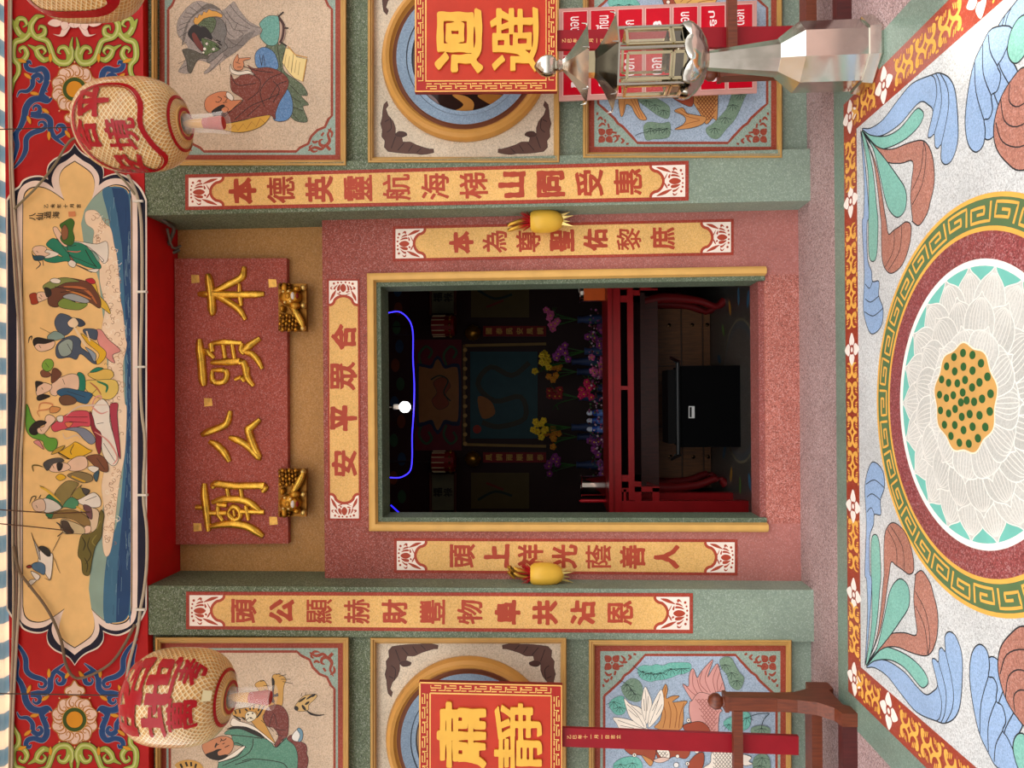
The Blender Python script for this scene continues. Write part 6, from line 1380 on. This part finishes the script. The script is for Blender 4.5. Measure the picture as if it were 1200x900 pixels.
for (y0, y1), lb in (((330, 367), 'pale calligraphy scroll hanging in the hall, right of the orange cartouche'), ((556, 598), 'pale calligraphy scroll hanging in the hall, left of the orange cartouche')):
    Yq = T6 - .05; r = thing('hanging_scroll', px(534, (y0 + y1) / 2, Yq), lb, 'scroll', 'hanging scrolls in the hall')
    b = MB(); b.prism([px(x, y, Yq) for x, y in ((505, y0), (533, y0), (533, y1), (505, y1))], .02, 'p:#6d6a50'); b.build('paper', r)
    A = Art(Yq, lift0=.001); ym = (y0 + y1) / 2
    for ch, c in zip('福祿', ((513, ym), (525, ym))): A.text(ch, c, 11, 'p:#1c1814', w=.05)
    A.end('calligraphy', r)
    for x in (504.5, 533.5): b = MB(); b.tube([px(x, y0 - 2, Yq), px(x, y1 + 2, Yq)], .018, 'p:#5a2a1c', n=8); b.build('roller', r)
for ym, lb in ((388, 'red couplet board with gilt writing, right of the dragon panel'), (536, 'red couplet board with gilt writing, left of the dragon panel')):
    Yq = T6 - .032; r = thing('couplet_board', px(642, ym, Yq), lb, 'sign', 'red couplet boards in the hall')
    b = MB(); b.prism([px(x, y, Yq) for x, y in ((566, ym - 6), (640, ym - 6), (640, ym + 6), (566, ym + 6))], .03, 'p:#8a1414'); b.build('board', r)
    A = Art(Yq, lift0=.001)
    for i, ch in enumerate('國泰民安風調雨順'[:6] if ym < 400 else '風調雨順國泰'): A.text(ch, (573 + i * 12, ym), 8, 'p:#d0a04a', w=.05)
    A.end('writing', r)
    b = MB(); c = px(554, ym + 2, Yq - .11); b.lathe(c, [(.02, .09), (.07, .06), (.095, 0), (.07, -.06), (.02, -.09)], 'g:#b8842c/0.3', n=14); b.build('gilt_boss', r, smooth=50)
for ym, lb in ((382, 'striped red palace lantern in the hall, right of the orange cartouche'), (541, 'striped red palace lantern in the hall, left of the orange cartouche')):
    Yq = T6 - .3; c = px(520, ym, Yq); r = thing('palace_lantern', c, lb, 'lantern', 'palace lanterns in the hall')
    b = MB(); b.lathe(c, [(.10, .13), (.115, .12), (.115, -.12), (.10, -.13)], 'p:#8a1a14', n=12); b.build('body', r)
    b = MB()
    for j in range(12):
        a = 2 * pi * j / 12; b.bar(c + Vector((.118 * cos(a), .118 * sin(a), -.02)), c + Vector((.118 * cos(a), .118 * sin(a), .12)), .012, .012, 'p:#c9b48a')
        b.ball(c + Vector((.12 * cos(a), .12 * sin(a), -.08)), .016, 'g:#e0a850/0.25', 8, 6)
    b.build('gilt_ribs', r)
    b = MB(); b.tube([c + Vector((0, 0, .12)), Vector((c.x, c.y, 3.6))], .006, 'p:#2a1a14', n=6); b.build('cord', r)
# ------------------------------------------------------------------ offering table behind the red one
T5 = 6.95; zo = px(716, 466, T5).z
ot = thing('offering_table', Vector((0, T5 + .3, 0)), 'dark offering table crowded with flowers behind the red altar table', 'table')
b = MB(); b.box(-1.3, 1.3, T5 - .15, T5 + .75, zo - .05, zo, 'w:#3a1812/0.4'); b.build('table_top', ot)
for sx_ in (-1.24, 1.24):
    for sy_ in (T5 - .09, T5 + .69):
        b = MB(); b.box(sx_ - .04, sx_ + .04, sy_ - .04, sy_ + .04, 0, zo - .05, 'w:#3a1812/0.4'); b.build('leg', ot)
def bouquet(x, y, col, key2, lb, n=9, hgt=.26, spread=.11, Y=T5):
    c = px(x, y, Y); base = Vector((c.x, c.y, zo)); random.seed(int(x * y))
    r = thing('flower_vase', base, lb, 'flowers', 'flower vases on the offering table'); hv = max(.08, (c.z - zo) * .55)
    b = MB(); b.lathe(base, [(.035, 0), (.045, hv * .2), (.05, hv * .5), (.03, hv * .85), (.038, hv)], key2, n=14); b.build('vase', r, smooth=50)
    b = MB()
    for i in range(n):
        a = random.uniform(0, 6.28); q = spread * sqrt(random.random()); p = c + Vector((q * cos(a), -abs(q * sin(a)) * .8, random.uniform(-.07, .08)))
        for k in range(5):
            t = 2 * pi * k / 5 + i; b.ball(p + Vector((.02 * cos(t), -.01, .02 * sin(t))), (.017, .010, .017), col, 6, 5)
        b.ball(p + Vector((0, -.018, 0)), .009, 'p:#d8a828', 6, 4)
    b.build('blooms', r, smooth=70)
    b = MB()
    for i in range(7):
        a = random.uniform(0, 6.28); b.tube([base + Vector((0, 0, hv)), c + Vector((spread * .6 * cos(a), spread * .3 * sin(a), -.03)), c + Vector((spread * 1.2 * cos(a), -spread * .4, .02 * i - .06))], [.004, .005, .002], 'p:#2f5a26', n=5)
    b.build('stems', r)
PUR, PNK, MAG, YLW, ORN = 'p:#7a2f72', 'p:#c85a8a', 'p:#b81f4e', 'p:#d8b828', 'p:#d0862a'
VB = 'p:#2b3a5e'
for bi, (x, y, c, lb) in enumerate([(635, 424, YLW, 'vase of bright yellow blooms in the hall, nearer the right scroll'), (648, 436, ORN, 'vase of orange blooms just below the right-hand yellow ones'), (634, 501, YLW, 'vase of small yellow blooms in the hall, left of centre'),
   (648, 512, ORN, 'vase of orange blooms beside the blue porcelain jars'), (660, 412, PUR, 'vase of purple blooms in the hall right of the orange ones'), (646, 545, PUR, 'vase of mauve blooms beside the left couplet board'), (648, 375, PNK, 'tall vase with a pink flower spray, rightmost on the offering table'),
   (687, 455, MAG, 'low vase of magenta blooms at the middle of the offering table'), (650, 466, 'p:#8a2a2a', 'vase of dark red blooms at the middle of the offering table'), (700, 520, PUR, 'low vase of lilac blooms left of the blue porcelain jars'), (697, 395, PUR, 'low vase of lilac blooms near the right tin'), (700, 430, PNK, 'low vase of pink blooms right of the magenta ones'), (703, 552, 'p:#8a4a8c', 'low vase of violet blooms beside the left tin')]):
    bouquet(x, y, c, VB, lb, Y=T5 + (.30 + .24 * (bi % 2) if x < 665 and bi != 4 else .02))
for i, y in enumerate((484, 493, 503)):
    c = px(705, y, T5 - .05); base = Vector((c.x, c.y, zo)); r = thing('porcelain_jar', base, ('blue and white porcelain jar on the offering table, rightmost of three', 'blue and white porcelain jar on the offering table, middle of three', 'blue and white porcelain jar on the offering table, leftmost of three')[i], 'jar', 'blue porcelain jars')
    b = MB(); b.lathe(base, [(.025, 0), (.036, .04), (.036, .14), (.022, .19), (.024, .21)], 'p:#2a4a9a/0.1', n=16, keys=['p:#2a4a9a/0.1', 'p:#5a7ac0/0.1', 'p:#2a4a9a/0.1', 'p:#c8d0e0/0.1']); b.build('body', r, smooth=50)
    b = MB(); b.lathe(base, [(.026, .21), (.02, .23), (.008, .24)], 'p:#c8d0e0/0.1', n=12); b.build('lid', r, smooth=50)
for y, lb in ((341, 'grey metal tin on the offering table at the right, by the orange cloth'), (570, 'grey metal tin on the offering table at the left, by the red candle')):
    T7 = 6.2; c = px(703, y, T7); r = thing('metal_tin', Vector((c.x, T7, tz + .005)), lb, 'tin', 'metal tins'); Z0 = tz + .003
    c = Vector((px(703, y, T7 - .35).x, T7 - .35, Z0)); kk = (T7 - .35) / FPX; hh = 28 * kk
    b = MB(); b.lathe(c, [(12 * kk, 0), (12.5 * kk, .01), (12.5 * kk, hh), (11 * kk, hh), (11 * kk, hh * .6)], 'm:#b9b4ac', n=24); b.build('body', r, smooth=40)
    b = MB(); b.tube([c + Vector((12.6 * kk * cos(t), 12.6 * kk * sin(t), hh)) for t in [2 * pi * i / 20 for i in range(21)]], .006, 'm:#d0cbc2', n=6, smooth=False); b.build('rim', r)
    r.location = c
    for ch in r.children: ch.location = -c
cb = px(700, 587, 5.8); b = MB(); b.lathe((cb.x, cb.y, tz + .003), [(.014, 0), (.014, .20), (.004, .215)], 'p:#b81420/0.3', n=12); tag(b.build('red_candle', smooth=40), 'tall red candle at the left end of the red altar table', 'candle')
b = MB(); c = px(703, 345, 5.75); b.box(c.x - .05, c.x + .05, 5.72, 5.76, tz + .003, tz + .17, 'p:#c9561a'); tag(b.build('orange_packet'), 'orange packet standing at the right end of the red altar table', 'packet')
b = MB(); random.seed(11)
for i in range(260):
    p = px(random.uniform(690, 712), random.uniform(362, 560), T5 - .1); b.ball((p.x, T5 - .12 + random.uniform(-.04, .02), max(p.z, zo + .012)), random.uniform(.006, .013), random.choice(['p:#7a3a6a', 'p:#b0567e', 'p:#4a6a3a', 'p:#c9a8b8', 'p:#5a2a2a']), 6, 4)
o = tag(b.build('flower_garland', smooth=70), 'mixed garland of tiny purple and pink blossoms along the offering table front', 'flowers'); o['kind'] = 'stuff'
# bulb and blue light rope
c = px(474.5, 477, 6.4); r = thing('light_bulb', c, 'round white bulb glowing near the hall ceiling beside the blue light rope', 'lamp')
b = MB(); b.ball(c, .052, 'e:#ffffff/6', 16, 10); b.build('glass', r, smooth=80)
b = MB(); b.lathe(c, [(.025, .045), (.028, .1), (.012, .115)], 'p:#d8d4cc', n=12); b.tube([c + Vector((0, 0, .11)), Vector((c.x, c.y, 3.6))], .005, 'p:#d8d4cc', n=6); b.build('cap', r)
lo = bpy.data.objects.new('hall_bulb_light', bl); COL.objects.link(lo); lo.location = c + Vector((0, -.16, -.06))
r = thing('light_rope', px(475, 365, 6.3), 'thin glowing blue light rope bent round the hall ceiling', 'lamp')
b = MB(); b.tube([px(x, y, 6.3) for x, y in ((446, 366.5), (455, 366.5), (466, 365), (474, 369), (481, 378), (484, 392), (484, 420), (485.5, 450), (485, 480), (483, 510), (483, 535), (481, 551), (473, 558), (464, 560), (446, 558.5))], .0055, 'e:#3a30ff/2.4', n=6, per=4); b.build('lit_tube', r)
b = MB()
for q in ((484, 392), (484.5, 480), (482, 540)): p = px(q[0], q[1], 6.3); b.tube([p, Vector((p.x, p.y, 3.6))], .003, 'p:#15100e', n=5)
b.build('hanging_cord', r)
b = MB(); b.tube([px(458, 592, 6.3), px(470, 603, 6.3)], .006, 'e:#2a20ff/2.0', n=6); b.build('loose_end', r)
